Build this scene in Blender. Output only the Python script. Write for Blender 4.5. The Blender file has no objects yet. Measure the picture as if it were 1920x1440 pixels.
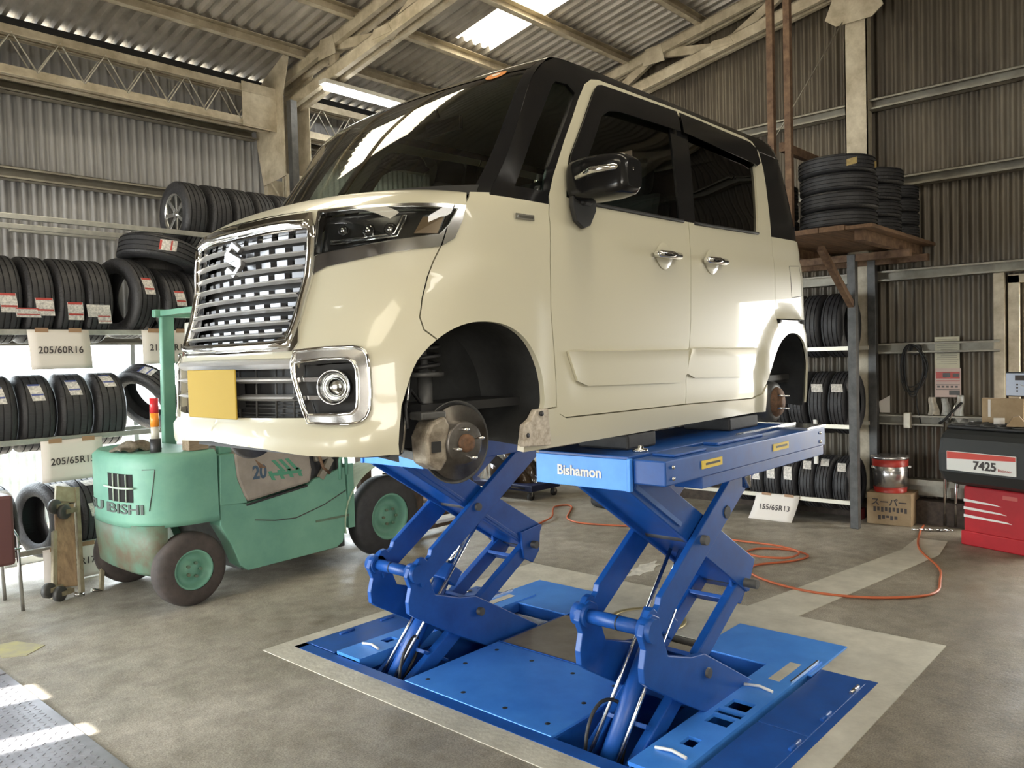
import bpy, bmesh, math, random
from mathutils import Vector, Matrix, Euler
from mathutils.geometry import delaunay_2d_cdt
import numpy as np
random.seed(7)
SC = bpy.context.scene
COL = SC.collection
PI = math.pi

# ---------------------------------------------------------------- camera
cam_data = bpy.data.cameras.new('camera'); cam = bpy.data.objects.new('camera', cam_data); COL.objects.link(cam)
cam_data.sensor_width = 36.0; cam_data.lens = 28.118; cam_data.clip_end = 200
RT = ((0.66976084, -0.04448596, 0.74124316), (-0.74204258, -0.00223507, 0.67034903), (-0.02816439, -0.99900751, -0.03450744))
cam.matrix_world = Matrix(((RT[0][0], -RT[0][1], -RT[0][2], 0), (RT[1][0], -RT[1][1], -RT[1][2], 0), (RT[2][0], -RT[2][1], -RT[2][2], 1.6), (0, 0, 0, 1)))
SC.camera = cam
# ---------------------------------------------------------------- view, world, sun
SC.view_settings.view_transform = 'Standard'; SC.view_settings.look = 'None'; SC.view_settings.gamma = 1.0
SC.view_settings.use_curve_mapping = False
SC.view_settings.exposure = 0.0
SC.cycles.use_denoising = True
SC.cycles.max_bounces = 9; SC.cycles.diffuse_bounces = 5; SC.cycles.glossy_bounces = 5; SC.cycles.transparent_max_bounces = 24
SC.cycles.sample_clamp_indirect = 8; SC.cycles.caustics_reflective = False; SC.cycles.caustics_refractive = False
W = bpy.data.worlds.new('sky'); SC.world = W; W.use_nodes = True
bg = W.node_tree.nodes['Background']; bg.inputs[0].default_value = (0.97, 0.96, 0.93, 1); bg.inputs[1].default_value = 17.5
# cool open sky on the yard side (+y), warmer sky low over the street side
_nt = W.node_tree; _tc = _nt.nodes.new('ShaderNodeTexCoord'); _sx = _nt.nodes.new('ShaderNodeSeparateXYZ'); _cr0 = _nt.nodes.new('ShaderNodeValToRGB'); _mr = _nt.nodes.new('ShaderNodeMapRange')
_mr.inputs['From Min'].default_value = -0.7; _mr.inputs['From Max'].default_value = 0.5
_cr0.color_ramp.elements[0].color = (1.0, 0.94, 0.83, 1); _cr0.color_ramp.elements[1].color = (0.86, 0.95, 1.0, 1)
_nt.links.new(_tc.outputs['Generated'], _sx.inputs[0]); _nt.links.new(_sx.outputs['Y'], _mr.inputs['Value']); _nt.links.new(_mr.outputs[0], _cr0.inputs['Fac']); _nt.links.new(_cr0.outputs[0], bg.inputs[0])
sd = bpy.data.lights.new('sun', 'SUN'); sd.energy = 42; sd.angle = 0.009; sd.color = (1.0, 0.95, 0.86)
sun = bpy.data.objects.new('sun', sd); COL.objects.link(sun)
sun.rotation_euler = Vector((0.35, -0.11, -0.34)).to_track_quat('-Z', 'Y').to_euler()
def portal(name, loc, direction, sx, sy):
    """guides the sky's light through an opening of the building; gives no light of its own"""
    l = bpy.data.lights.new(name, 'AREA'); l.shape = 'RECTANGLE'; l.size = sx; l.size_y = sy; l.cycles.is_portal = True
    o = bpy.data.objects.new(name, l); COL.objects.link(o); o.location = loc
    o.rotation_euler = Vector(direction).to_track_quat('-Z', 'Y').to_euler()
    return o
portal('opening_front', (-5.0, 1.5, 1.0), (1, 0, 0), 1.4, 2.0)
portal('added_clerestory_right', (2.6, -2.2, 3.85), (0, 1, 0), 4.0, .3)  # slot high in the unseen right wall, added to light the car door
portal('opening_front_left', (-0.6, 5.35, 1.5), (1, 0, 0), 3.7, 3.0)
portal('opening_left', (2.45, 7.44, 0.92), (0, -1, 0), 3.7, 1.83)
portal('opening_left_door', (5.9, 7.44, 0.98), (0, -1, 0), 1.45, 1.95)
portal('opening_back_door', (7.92, 0.54, 1.05), (-1, 0, 0), 1.5, 2.1)
portal('opening_right', (-2.25, -2.2, 1.6), (0, 1, 0), 2.5, 1.6)

# ---------------------------------------------------------------- materials
MATS = {}
def principled(name):
    m = bpy.data.materials.new(name); m.use_nodes = True
    return m, m.node_tree, m.node_tree.nodes['Principled BSDF']
def mat(name, color, rough=0.5, metal=0.0, var=0.0, scale=8.0, color2=None, bump=0.0, bscale=None, coat=0.0, emit=None, estr=0.0, alpha=None, detail=4, stretch=None):
    if name in MATS: return MATS[name]
    m, nt, b = principled(name)
    b.inputs['Base Color'].default_value = (*color, 1); b.inputs['Roughness'].default_value = rough; b.inputs['Metallic'].default_value = metal
    if coat: b.inputs['Coat Weight'].default_value = coat; b.inputs['Coat Roughness'].default_value = 0.03
    if emit: b.inputs['Emission Color'].default_value = (*emit, 1); b.inputs['Emission Strength'].default_value = estr
    if var or color2 or bump:
        tc = nt.nodes.new('ShaderNodeTexCoord'); mp = nt.nodes.new('ShaderNodeMapping'); nt.links.new(tc.outputs['Object'], mp.inputs['Vector'])
        if stretch: mp.inputs['Scale'].default_value = stretch
    if var or color2:
        n = nt.nodes.new('ShaderNodeTexNoise'); n.inputs['Scale'].default_value = scale; n.inputs['Detail'].default_value = detail; n.inputs['Roughness'].default_value = 0.65
        nt.links.new(mp.outputs[0], n.inputs['Vector'])
        r = nt.nodes.new('ShaderNodeValToRGB'); c2 = color2 or tuple(max(0, c * (1 - var)) for c in color); c1 = color if color2 else tuple(min(1, c * (1 + var)) for c in color)
        r.color_ramp.elements[0].position = 0.35; r.color_ramp.elements[1].position = 0.68
        r.color_ramp.elements[0].color = (*c2, 1); r.color_ramp.elements[1].color = (*c1, 1)
        nt.links.new(n.outputs['Fac'], r.inputs['Fac']); nt.links.new(r.outputs['Color'], b.inputs['Base Color'])
    if bump:
        n2 = nt.nodes.new('ShaderNodeTexNoise'); n2.inputs['Scale'].default_value = bscale or scale * 4; n2.inputs['Detail'].default_value = 5
        nt.links.new(mp.outputs[0], n2.inputs['Vector'])
        bp = nt.nodes.new('ShaderNodeBump'); bp.inputs['Strength'].default_value = bump; bp.inputs['Distance'].default_value = 0.01
        nt.links.new(n2.outputs['Fac'], bp.inputs['Height']); nt.links.new(bp.outputs[0], b.inputs['Normal'])
    MATS[name] = m
    return m
def glassmat(name, tint, ior=1.5, boost=1.0):
    m = bpy.data.materials.new(name); m.use_nodes = True; nt = m.node_tree; nt.nodes.clear()
    o = nt.nodes.new('ShaderNodeOutputMaterial'); mx = nt.nodes.new('ShaderNodeMixShader'); tr = nt.nodes.new('ShaderNodeBsdfTransparent'); gl = nt.nodes.new('ShaderNodeBsdfGlossy')
    fr = nt.nodes.new('ShaderNodeFresnel'); fr.inputs['IOR'].default_value = ior
    mu = nt.nodes.new('ShaderNodeMath'); mu.operation = 'MULTIPLY'; mu.inputs[1].default_value = boost; mu.use_clamp = True
    tr.inputs['Color'].default_value = (*tint, 1); gl.inputs['Roughness'].default_value = 0.0
    nt.links.new(fr.outputs[0], mu.inputs[0]); nt.links.new(mu.outputs[0], mx.inputs[0]); nt.links.new(tr.outputs[0], mx.inputs[1]); nt.links.new(gl.outputs[0], mx.inputs[2]); nt.links.new(mx.outputs[0], o.inputs[0])
    MATS[name] = m
    return m

def curve(P, n=8):
    """smooth curve through the given points"""
    P = [Vector(p) for p in P]; P = [P[0] * 2 - P[1]] + P + [P[-1] * 2 - P[-2]]; o = []
    for i in range(1, len(P) - 2):
        a, b, c, d = P[i - 1:i + 3]
        for k in range(n):
            t = k / n; o.append((b * 2 + (c - a) * t + (a * 2 - b * 5 + c * 4 - d) * t * t + (b * 3 - a - c * 3 + d) * t ** 3) * .5)
    return o + [P[-2]]
# ---------------------------------------------------------------- mesh helpers
class MB:
    """collects shapes and links them as one mesh object"""
    def __init__(s): s.v = []; s.f = []; s.sm = []
    def add(s, vs, fs, smooth=False):
        o = len(s.v); s.v += [tuple(v) for v in vs]; s.f += [tuple(i + o for i in f) for f in fs]; s.sm += [smooth] * len(fs); return s
    def box(s, x0, x1, y0, y1, z0, z1, M=None):
        vs = [Vector((x, y, z)) for x in (x0, x1) for y in (y0, y1) for z in (z0, z1)]
        if M is not None: vs = [M @ v for v in vs]
        return s.add(vs, [(0, 1, 3, 2), (4, 6, 7, 5), (0, 4, 5, 1), (2, 3, 7, 6), (0, 2, 6, 4), (1, 5, 7, 3)])
    def bar(s, a, b, w, h, up=(0, 0, 1)):
        a = Vector(a); b = Vector(b); d = (b - a); L = d.length; d.normalize(); u = Vector(up)
        side = d.cross(u)
        if side.length < 1e-4: side = d.cross(Vector((1, 0, 0)))
        side.normalize(); u = side.cross(d)
        M = Matrix((( *[d[0], side[0], u[0]], a[0]), (d[1], side[1], u[1], a[1]), (d[2], side[2], u[2], a[2]), (0, 0, 0, 1)))
        return s.box(0, L, -w / 2, w / 2, -h / 2, h / 2, M)
    def tube(s, pts, r, n=10, cap=True, close=False):
        P = [Vector(p) for p in pts]; R = r if isinstance(r, (list, tuple)) else [r] * len(P)
        rings = []; prev = None
        for i, p in enumerate(P):
            if close: d = P[(i + 1) % len(P)] - P[i - 1]
            else: d = P[min(i + 1, len(P) - 1)] - P[max(i - 1, 0)]
            d.normalize()
            if prev is None:
                t = Vector((0, 0, 1)) if abs(d.z) < 0.9 else Vector((1, 0, 0)); a = d.cross(t).normalized()
            else:
                a = prev - d * prev.dot(d); a.normalize()
            prev = a; b = d.cross(a)
            rings.append([p + (a * math.cos(2 * PI * k / n) + b * math.sin(2 * PI * k / n)) * R[i] for k in range(n)])
        vs = [v for q in rings for v in q]; m = len(P); fs = []
        for i in range(m if close else m - 1):
            j = (i + 1) % m
            for k in range(n): fs.append((i * n + k, i * n + (k + 1) % n, j * n + (k + 1) % n, j * n + k))
        s.add(vs, fs, True)
        if cap and not close: s.add(rings[0], [tuple(range(n))[::-1]]); s.add(rings[-1], [tuple(range(n))])
        return s
    def prism(s, poly, a, b, axis='y', M=None):
        """2-D polygon extruded from a to b along an axis; poly gives the two other coordinates in order"""
        def P(q, t): return {'x': (t, q[0], q[1]), 'y': (q[0], t, q[1]), 'z': (q[0], q[1], t)}[axis]
        vs = [Vector(P(q, a)) for q in poly] + [Vector(P(q, b)) for q in poly]; n = len(poly)
        if M is not None: vs = [M @ v for v in vs]
        return s.add(vs, [tuple(range(n))[::-1], tuple(range(n, 2 * n))] + [(i, (i + 1) % n, n + (i + 1) % n, n + i) for i in range(n)])
    def lathe(s, prof, n=40, M=None, axis='x', smooth=True, close=False):
        """profile (t along the axis, r) turned round the axis"""
        vs = []
        for k in range(n):
            a = 2 * PI * k / n; c, q = math.cos(a), math.sin(a)
            for t, r in prof:
                v = {'x': (t, r * c, r * q), 'y': (r * q, t, r * c), 'z': (r * c, r * q, t)}[axis]
                vs.append(M @ Vector(v) if M is not None else Vector(v))
        m = len(prof); fs = []
        for k in range(n):
            k2 = (k + 1) % n
            for i in range(m if close else m - 1):
                j = (i + 1) % m; fs.append((k * m + i, k * m + j, k2 * m + j, k2 * m + i))
        return s.add(vs, fs, smooth)
    def grid(s, fn, nu, nv, smooth=True):
        vs = [fn(i / nu, j / nv) for i in range(nu + 1) for j in range(nv + 1)]
        return s.add(vs, [(i * (nv + 1) + j, (i + 1) * (nv + 1) + j, (i + 1) * (nv + 1) + j + 1, i * (nv + 1) + j + 1) for i in range(nu) for j in range(nv)], smooth)
    def ball(s, c, r, n=14, sc=(1, 1, 1)):
        c = Vector(c)
        return s.grid(lambda u, v: c + Vector((r * sc[0] * math.sin(PI * u) * math.cos(2 * PI * v), r * sc[1] * math.sin(PI * u) * math.sin(2 * PI * v), r * sc[2] * math.cos(PI * u))), n, n * 2)
    def mirror_y(s, y0=0.0):
        o = len(s.v); s.v += [(x, 2 * y0 - y, z) for x, y, z in s.v]; s.f += [tuple(i + o for i in f)[::-1] for f in s.f]; s.sm += s.sm; return s
    def mesh(s, name):
        me = bpy.data.meshes.new(name); me.from_pydata([tuple(v) for v in s.v], [], s.f)
        me.polygons.foreach_set('use_smooth', s.sm); me.update()
        bm = bmesh.new(); bm.from_mesh(me); bmesh.ops.remove_doubles(bm, verts=bm.verts, dist=1e-5)
        bmesh.ops.recalc_face_normals(bm, faces=bm.faces); bm.to_mesh(me); bm.free()
        return me
    def build(s, name, m, parent=None, bevel=0.0, loc=None, seg=2):
        me = s.mesh(name); me.materials.append(m); o = bpy.data.objects.new(name, me); COL.objects.link(o)
        if parent is not None: o.parent = parent
        if loc: o.location = loc
        if bevel:
            b = o.modifiers.new('bevel', 'BEVEL'); b.width = bevel; b.segments = seg; b.limit_method = 'ANGLE'; b.angle_limit = 0.7; b.harden_normals = False
        return o
def empty(name, loc, label=None, cat=None, group=None, rz=0, rot=None):
    o = bpy.data.objects.new(name, None); COL.objects.link(o); o.location = loc; o.rotation_euler = rot or (0, 0, rz); o.empty_display_size = 0.1
    return tag(o, label, cat, group)
def tag(o, label=None, cat=None, group=None, kind=None):
    if label: o['label'] = label
    if cat: o['category'] = cat
    if group: o['group'] = group
    if kind: o['kind'] = kind
    return o
def struct(o): o['kind'] = 'structure'; return o
def dup(o, parent=None):
    c = o.copy(); COL.objects.link(c)
    if parent is not None: c.parent = parent
    for ch in list(o.children): dup(ch, c)
    return c
def text(name, body, size, m, parent, M, extrude=0.0008, align='CENTER', sx=1.0, bold=0.0, space=1.0):
    cu = bpy.data.curves.new(name, 'FONT'); cu.body = body; cu.size = size; cu.extrude = extrude; cu.align_x = align; cu.align_y = 'CENTER'; cu.offset = bold; cu.space_character = space
    t = bpy.data.objects.new(name + '_curve', cu); me = bpy.data.meshes.new_from_object(t); bpy.data.objects.remove(t); bpy.data.curves.remove(cu)
    me.transform(M @ Matrix.Diagonal((sx, 1, 1, 1))); me.name = name; me.materials.clear(); me.materials.append(m)
    o = bpy.data.objects.new(name, me); COL.objects.link(o)
    if parent is not None: o.parent = parent
    return o
def facing(loc, right, up):
    """matrix whose x axis is right, y axis is up, z faces out"""
    r = Vector(right).normalized(); u = Vector(up).normalized(); n = r.cross(u)
    return Matrix(((r.x, u.x, n.x, loc[0]), (r.y, u.y, n.y, loc[1]), (r.z, u.z, n.z, loc[2]), (0, 0, 0, 1)))
# ================================================================ the building
M_concrete = None
def floor_material():
    m, nt, b = principled('worn_concrete'); tc = nt.nodes.new('ShaderNodeTexCoord')
    def noise(sc, det, rough=.6):
        n = nt.nodes.new('ShaderNodeTexNoise'); n.inputs['Scale'].default_value = sc; n.inputs['Detail'].default_value = det; n.inputs['Roughness'].default_value = rough
        nt.links.new(tc.outputs['Object'], n.inputs['Vector']); return n
    def ramp(n, p0, c0, p1, c1):
        r = nt.nodes.new('ShaderNodeValToRGB'); r.color_ramp.elements[0].position = p0; r.color_ramp.elements[0].color = (*c0, 1); r.color_ramp.elements[1].position = p1; r.color_ramp.elements[1].color = (*c1, 1)
        nt.links.new(n.outputs['Fac'], r.inputs['Fac']); return r
    def mix(kind, f, a, c):
        x = nt.nodes.new('ShaderNodeMixRGB'); x.blend_type = kind; x.inputs[0].default_value = f
        nt.links.new(a.outputs[0], x.inputs[1]); nt.links.new(c.outputs[0], x.inputs[2]); return x
    big = ramp(noise(0.9, 6), .36, (.31, .28, .225), .66, (.53, .49, .42))
    mid = ramp(noise(7, 8, .7), .38, (.62, .61, .6), .62, (1, 1, 1))
    fine = ramp(noise(130, 5, .8), .40, (.45, .44, .43), .58, (1.12, 1.12, 1.12))
    stain = ramp(noise(2.3, 3), .62, (1, 1, 1), .75, (.62, .58, .52))
    a = mix('MULTIPLY', .8, big, mid); a = mix('MULTIPLY', .75, a, fine); a = mix('MULTIPLY', .8, a, stain)
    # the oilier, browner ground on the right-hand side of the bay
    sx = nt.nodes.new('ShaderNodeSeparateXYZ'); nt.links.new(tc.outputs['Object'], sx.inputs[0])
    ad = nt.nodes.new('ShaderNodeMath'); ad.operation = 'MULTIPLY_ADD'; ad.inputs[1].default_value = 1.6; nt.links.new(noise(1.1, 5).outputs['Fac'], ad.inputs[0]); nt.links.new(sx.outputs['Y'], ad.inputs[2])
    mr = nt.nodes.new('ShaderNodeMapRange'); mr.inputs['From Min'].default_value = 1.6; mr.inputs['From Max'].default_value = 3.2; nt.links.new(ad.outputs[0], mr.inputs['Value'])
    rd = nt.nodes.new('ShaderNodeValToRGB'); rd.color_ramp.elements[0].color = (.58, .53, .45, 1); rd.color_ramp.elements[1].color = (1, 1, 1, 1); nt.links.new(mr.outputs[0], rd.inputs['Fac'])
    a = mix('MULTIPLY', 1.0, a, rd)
    nt.links.new(a.outputs[0], b.inputs['Base Color'])
    rr = ramp(noise(3, 5), .35, (.42, .42, .42), .7, (.75, .75, .75)); nt.links.new(rr.outputs[0], b.inputs['Roughness'])
    bp = nt.nodes.new('ShaderNodeBump'); bp.inputs['Strength'].default_value = .35; bp.inputs['Distance'].default_value = .006
    nt.links.new(noise(45, 6).outputs['Fac'], bp.inputs['Height']); nt.links.new(bp.outputs[0], b.inputs['Normal'])
    return m
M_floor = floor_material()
M_newconc = mat('pale_concrete', (.58, .55, .46), .7, color2=(.43, .405, .335), scale=5, bump=.25, bscale=40, detail=7)
M_siding = mat('brown_grey_corrugated_steel', (.175, .15, .115), .5, .35, color2=(.09, .075, .06), scale=1.6, stretch=(1, 1, .35), detail=6)
M_sidingL = mat('slate_corrugated_steel', (.44, .445, .46), .5, .15, color2=(.27, .27, .28), scale=1.6, stretch=(1, 1, .35), detail=6)
M_roof = mat('dark_roof_steel', (.52, .49, .45), .45, .15, color2=(.31, .285, .25), scale=2.2, detail=6)
M_beige = mat('dirty_cream_paint', (.68, .62, .50), .6, color2=(.40, .345, .25), scale=6, detail=7, bump=.15)
M_girt = mat('grey_light_gauge_steel', (.36, .34, .28), .5, .3, color2=(.22, .20, .165), scale=5, detail=6)
M_black = mat('black_paint', (.022, .022, .024), .5)
M_darksteel = mat('dark_grey_steel', (.085, .085, .085), .5, .2, var=.3, scale=10)
M_rust = mat('rusty_steel', (.24, .15, .09), .75, .1, color2=(.10, .055, .035), scale=14, detail=7, bump=.2)
M_white = mat('white_plastic', (.75, .75, .72), .4)

XB, YL, YR, XF = 7.9, 7.42, -2.2, -5.0
PX0, PX1, PY0, PY1 = 2.45, 3.91, 1.25, 3.92       # lift pit
def roofz(y): return 4.5 + 0.185 * (7.4 - y) if y > 2.6 else 4.5 + 0.185 * (7.4 - (5.2 - y))
# floor with the pit cut out, and the yard outside
b = MB()
for x0, x1, y0, y1 in ((-14, PX0, -14, 20), (PX1, 20, -14, 20), (PX0, PX1, -14, PY0), (PX0, PX1, PY1, 20)):
    b.add([(x0, y0, 0), (x1, y0, 0), (x1, y1, 0), (x0, y1, 0)], [(0, 1, 2, 3)])
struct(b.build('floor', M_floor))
# pit walls and bottom
b = MB(); d = -.42
b.box(PX0 - .05, PX1 + .05, PY0 - .05, PY1 + .05, d - .05, d)
for q in ((PX0 - .05, PX0, PY0, PY1), (PX1, PX1 + .05, PY0, PY1), (PX0, PX1, PY0 - .05, PY0), (PX0, PX1, PY1, PY1 + .05)): b.box(*q, d, -.004)
struct(b.build('trim_1', mat('pit_concrete', (.16, .14, .11), .85, var=.3, scale=5)))
# pale new concrete poured round the lift, with the cable channel running to the wall
def flat(poly, z, m, name):
    return MB().prism(poly, z - .004, z, 'z').build(name, m)
ox0, ox1, oy0, oy1 = 2.31, 4.62, 1.13, 4.02
for i, poly in enumerate(([(ox0, oy0), (PX0, PY0 - .0), (PX0, PY1), (ox0, oy1)], [(PX0, PY1), (PX1, PY1), (ox1, oy1), (ox0, oy1)],
        [(ox0, oy0), (ox1, oy0), (PX1, PY0), (PX0, PY0)], [(PX1, PY0), (ox1, oy0), (ox1, oy1), (PX1, PY1)],
        [(ox1, 1.93), (6.62, 1.66), (7.1, 1.72), (7.1, 1.95), (6.62, 1.93), (ox1, 2.25)])):
    struct(flat(poly, .004, M_newconc, 'trim_%d' % (i + 2)))

def corrug(name, m, p0, p1, z0, z1, nrm, pitch=.076, amp=.016, holes=()):
    """corrugated sheet wall between plan points p0 and p1; holes are (s0, s1, z0, z1) along it"""
    p0 = Vector((*p0, 0)); p1 = Vector((*p1, 0)); L = (p1 - p0).length; d = (p1 - p0) / L; n = Vector((*nrm, 0))
    b = MB(); k = int(L / pitch); st = 6
    zs = sorted({z0, z1, *[h[2] for h in holes], *[h[3] for h in holes]}); zs = [z for z in zs if z0 <= z <= z1]
    for zi in range(len(zs) - 1):
        za, zb = zs[zi], zs[zi + 1]; vs = []; fs = []
        S = [i * L / (k * st) for i in range(k * st + 1)]
        for s_ in S:
            off = amp * math.tanh(1.6 * math.cos(2 * PI * s_ / (L / k)))
            q = p0 + d * s_ + n * off
            vs += [(q.x, q.y, za), (q.x, q.y, zb if not callable(z1) else z1(q))]
        for i in range(len(S) - 1):
            mid = (S[i] + S[i + 1]) / 2; zm = (za + zb) / 2
            if any(h[0] < mid < h[1] and h[2] < zm < h[3] for h in holes): continue
            fs.append((2 * i, 2 * i + 2, 2 * i + 3, 2 * i + 1))
        b.add(vs, fs, True)
    return struct(b.build(name, m))
# left wall: sheet above low openings that stand open to the yard; a doorway further back
corrug('wall_left', M_sidingL, (-.6, YL), (XB, YL), 0, 4.36, (0, 1), holes=((1.2, 4.9, 0.0, 1.83), (5.75, 7.2, 0, 1.95)))
# back wall up to the roof, with the back door opening
b = MB(); k = int((YL - YR + .4) / .076)
vs = []; rows = []
for i in range(k * 6 + 1):
    y = YR - .2 + (YL - YR + .4) * i / (k * 6); off = .017 * math.tanh(1.6 * math.cos(2 * PI * i / 6)); door = -.2 < y < 1.28
    vs += [(XB + off, y, 2.1 if door else 0), (XB + off, y, roofz(y) + .02)]
b.add(vs, [(2 * i, 2 * i + 2, 2 * i + 3, 2 * i + 1) for i in range(k * 6)], True)
struct(b.build('wall_back', M_siding))
corrug('wall_right', mat('pale_cream_steel', (.62, .58, .48), .5, .1, var=.12, scale=2), (XB + .3, YR), (-5, YR), 0, 4.6, (0, -1), holes=((9.2, 11.7, 0.8, 2.4), (3.6, 7.6, 3.7, 4.0)))  # the upper hole is an added slot that lights the minivan's near side
# front: unseen wall over the open bay, carried up to keep the sun out
b = MB()
b.prism([(3.5, 3.0), (YL + .1, 3.0), (YL + .1, 4.49), (3.5, 5.24)], -.64, -.58, 'x')
struct(b.build('wall_front', M_siding))
# added unseen awning; its gaps are shaped to throw the sun streaks
b = MB(); sl = -.27
def awn(x0, x1, ya, yb):
    b.prism([(x0, ya + sl * (x0 + 1.78)), (x1, ya + sl * (x1 + 1.78)), (x1, yb + sl * (x1 + 1.78)), (x0, yb + sl * (x0 + 1.78))], 3.08, 3.1, 'z')
awn(-1.86, -.6, 3.3, 8.2); awn(-5.4, -1.86, 3.2, 4.68); awn(-5.4, -1.86, 4.83, 5.26); awn(-5.4, -1.86, 5.52, 8.2)
struct(b.build('ceiling_added_awning', M_siding))
b = MB(); b.box(-5.05, -5, YR, 3.5, 2.0, 5.2); b.box(-5.05, -5, YR, .8, 0, 2.0); b.box(-5.05, -5, 2.2, 3.5, 0, 2.0); b.box(-5.05, -.6, 3.46, 3.52, 0, 5.2); struct(b.build('wall_added_annex', M_siding))  # unseen walls added under the canopy; opening sized to limit the front light
# roof: ribbed sheets on two slopes, with translucent strips
M_sky = mat('translucent_rooflight', (.9, .88, .78), .5, emit=(1.0, .90, .70), estr=7)
def roofsheet(b, x0, x1, ya, yb, dz=0, amp=.02, pitch=.126):
    n = max(1, round((x1 - x0) / pitch)); prof = [(0, 0), (.28, 0), (.42, 1), (.86, 1)]
    xs = [(x0 + (i + t) * (x1 - x0) / n, a * amp * 2) for i in range(n) for t, a in prof] + [(x1, 0)]
    vs = []
    for x, a in xs: vs += [(x, ya, roofz(ya) + a + dz), (x, yb, roofz(yb) + a + dz)]
    b.add(vs, [(2 * i, 2 * i + 2, 2 * i + 3, 2 * i + 1) for i in range(len(xs) - 1)])
b = MB(); sx0, sx1 = 5.7, 6.2
roofsheet(b, -.66, 2.3, 7.62, 2.6); roofsheet(b, 3.45, sx0, 7.62, 2.6); roofsheet(b, 2.3, 3.45, 7.62, 5.70); roofsheet(b, 2.3, 3.45, 4.4, 2.6); roofsheet(b, sx1, 8.1, 7.62, 2.6); roofsheet(b, sx0, sx1, 7.62, 5.78); roofsheet(b, sx0, sx1, 3.1, 2.6)
roofsheet(b, -5.2, -2.6, -2.5, 2.6); roofsheet(b, -1.6, 2.2, -2.5, 2.6); roofsheet(b, -2.6, -1.6, -2.5, -.9); roofsheet(b, -2.6, -1.6, 2.0, 2.6); roofsheet(b, 2.7, 8.1, -2.5, 2.6); roofsheet(b, 2.2, 2.7, -2.5, -.9); roofsheet(b, 2.2, 2.7, 2.0, 2.6); roofsheet(b, -5.2, -.66, 3.6, 2.6)  # unseen front stretch is added as a canopy to keep sun off the floor
struct(b.build('ceiling', M_roof))
b = MB(); b.prism([(2.2, roofz(2.2) + .045), (2.6, roofz(2.6) + .06), (3.0, roofz(3.0) + .045), (3.0, roofz(3.0) + .06), (2.6, roofz(2.6) + .09), (2.2, roofz(2.2) + .06)], -5.2, 8.1, 'x'); struct(b.build('ceiling_ridge', M_roof))  # ridge cap added to stop sunlight leaking between the slopes
b = MB(); roofsheet(b, sx0, sx1, 5.78, 3.1); struct(b.build('window_1', M_sky))
b = MB(); roofsheet(b, 2.2, 2.7, -.9, 2.0); struct(b.build('window_added_2', M_sky))  # unseen rooflight added to raise the light on the floor
b = MB(); roofsheet(b, 2.3, 3.45, 5.70, 4.4); struct(b.build('window_4', M_sky))
b = MB(); roofsheet(b, -2.6, -1.6, -.9, 2.0); struct(b.build('window_added_6', M_sky))  # unseen rooflight added behind the camera for more overhead light
# eave purlin (dark), wall plate and girts
b = MB(); b.box(-.6, XB, 7.43, 7.49, 4.39, 4.485); struct(b.build('trim_7', M_black))
b = MB(); b.box(-.6, XB, 7.37, 7.43, 4.355, 4.385); struct(b.build('trim_8', mat('pale_steel', (.7, .68, .6), .5, .2, var=.2)))
def girt(name, a, c, m=M_girt):
    b = MB(); a = Vector(a); c = Vector(c); d = (c - a).normalized()
    n = Vector((0, -1, 0)) if abs(d.x) > .5 else Vector((-1, 0, 0)); L = (c - a).length
    M = Matrix(((d.x, n.x, 0, a.x), (d.y, n.y, 0, a.y), (0, 0, 1, a.z), (0, 0, 0, 1)))
    for q in ((0, .1, -.05, -.046), (0, .1, .046, .05), (0, .004, -.05, .05), (.096, .1, -.05, -.03), (.096, .1, .03, .05)): b.box(0, L, *q, M)
    return struct(b.build(name, m))
girt('trim_9', (-.5, YL - .03, 3.19), (4.35, YL - .03, 3.19)); girt('trim_10', (4.75, YL - .03, 3.19), (XB, YL - .03, 3.19))
girt('trim_11', (-.5, YL - .03, 3.89), (4.35, YL - .03, 3.89)); girt('trim_12', (4.75, YL - .03, 3.89), (XB, YL - .03, 3.89)); girt('trim_13', (-.5, YL - .03, 1.85), (XB, YL - .03, 1.85))
for i, z in enumerate((3.82, 3.08, 2.24, 1.575, .92)):
    y0 = 1.47 if z < 2.2 else YR
    girt('trim_%d' % (14 + i), (XB - .03, y0, z), (XB - .03, YL, z))
b = MB(); b.box(XB - .16, XB - .03, 1.5, YL, .34, .39); b.box(XB - .1, XB - .03, 1.5, YL, .24, .34); struct(b.build('trim_19', M_girt))
b = MB(); b.box(XB - .2, XB - .02, 1.5, YL, 0, .21); struct(b.build('baseboard_back', mat('dark_sleeper_wood', (.06, .045, .035), .8, var=.3, scale=20)))
# back door frame
b = MB(); b.box(XB - .06, XB + .02, 1.34, 1.42, 0, 2.16); b.box(XB - .06, XB + .02, -.28, -.2, 0, 2.16); b.box(XB - .06, XB + .02, -.28, 1.42, 2.1, 2.17)
b.box(XB - .1, XB - .02, 1.44, 1.52, 0, 2.2); struct(b.build('door_1', M_beige))
# fence beyond the left openings and a pale wall beyond the back door
corrug('wall_yard', mat('pale_fence_steel', (.45, .5, .5), .5, var=.15), (-3, 9.2), (12, 9.2), 0, 1.15, (0, 1))
b = MB(); 
for x in (1.9, 3.08, 4.28): b.box(x - .02, x + .02, YL - .02, YL + .02, 0, 1.83)
b.box(1.2, 4.4, YL - .02, YL + .02, .0, .06); struct(b.build('window_3', mat('grey_window_frame', (.4, .42, .42), .5, .4)))

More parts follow.
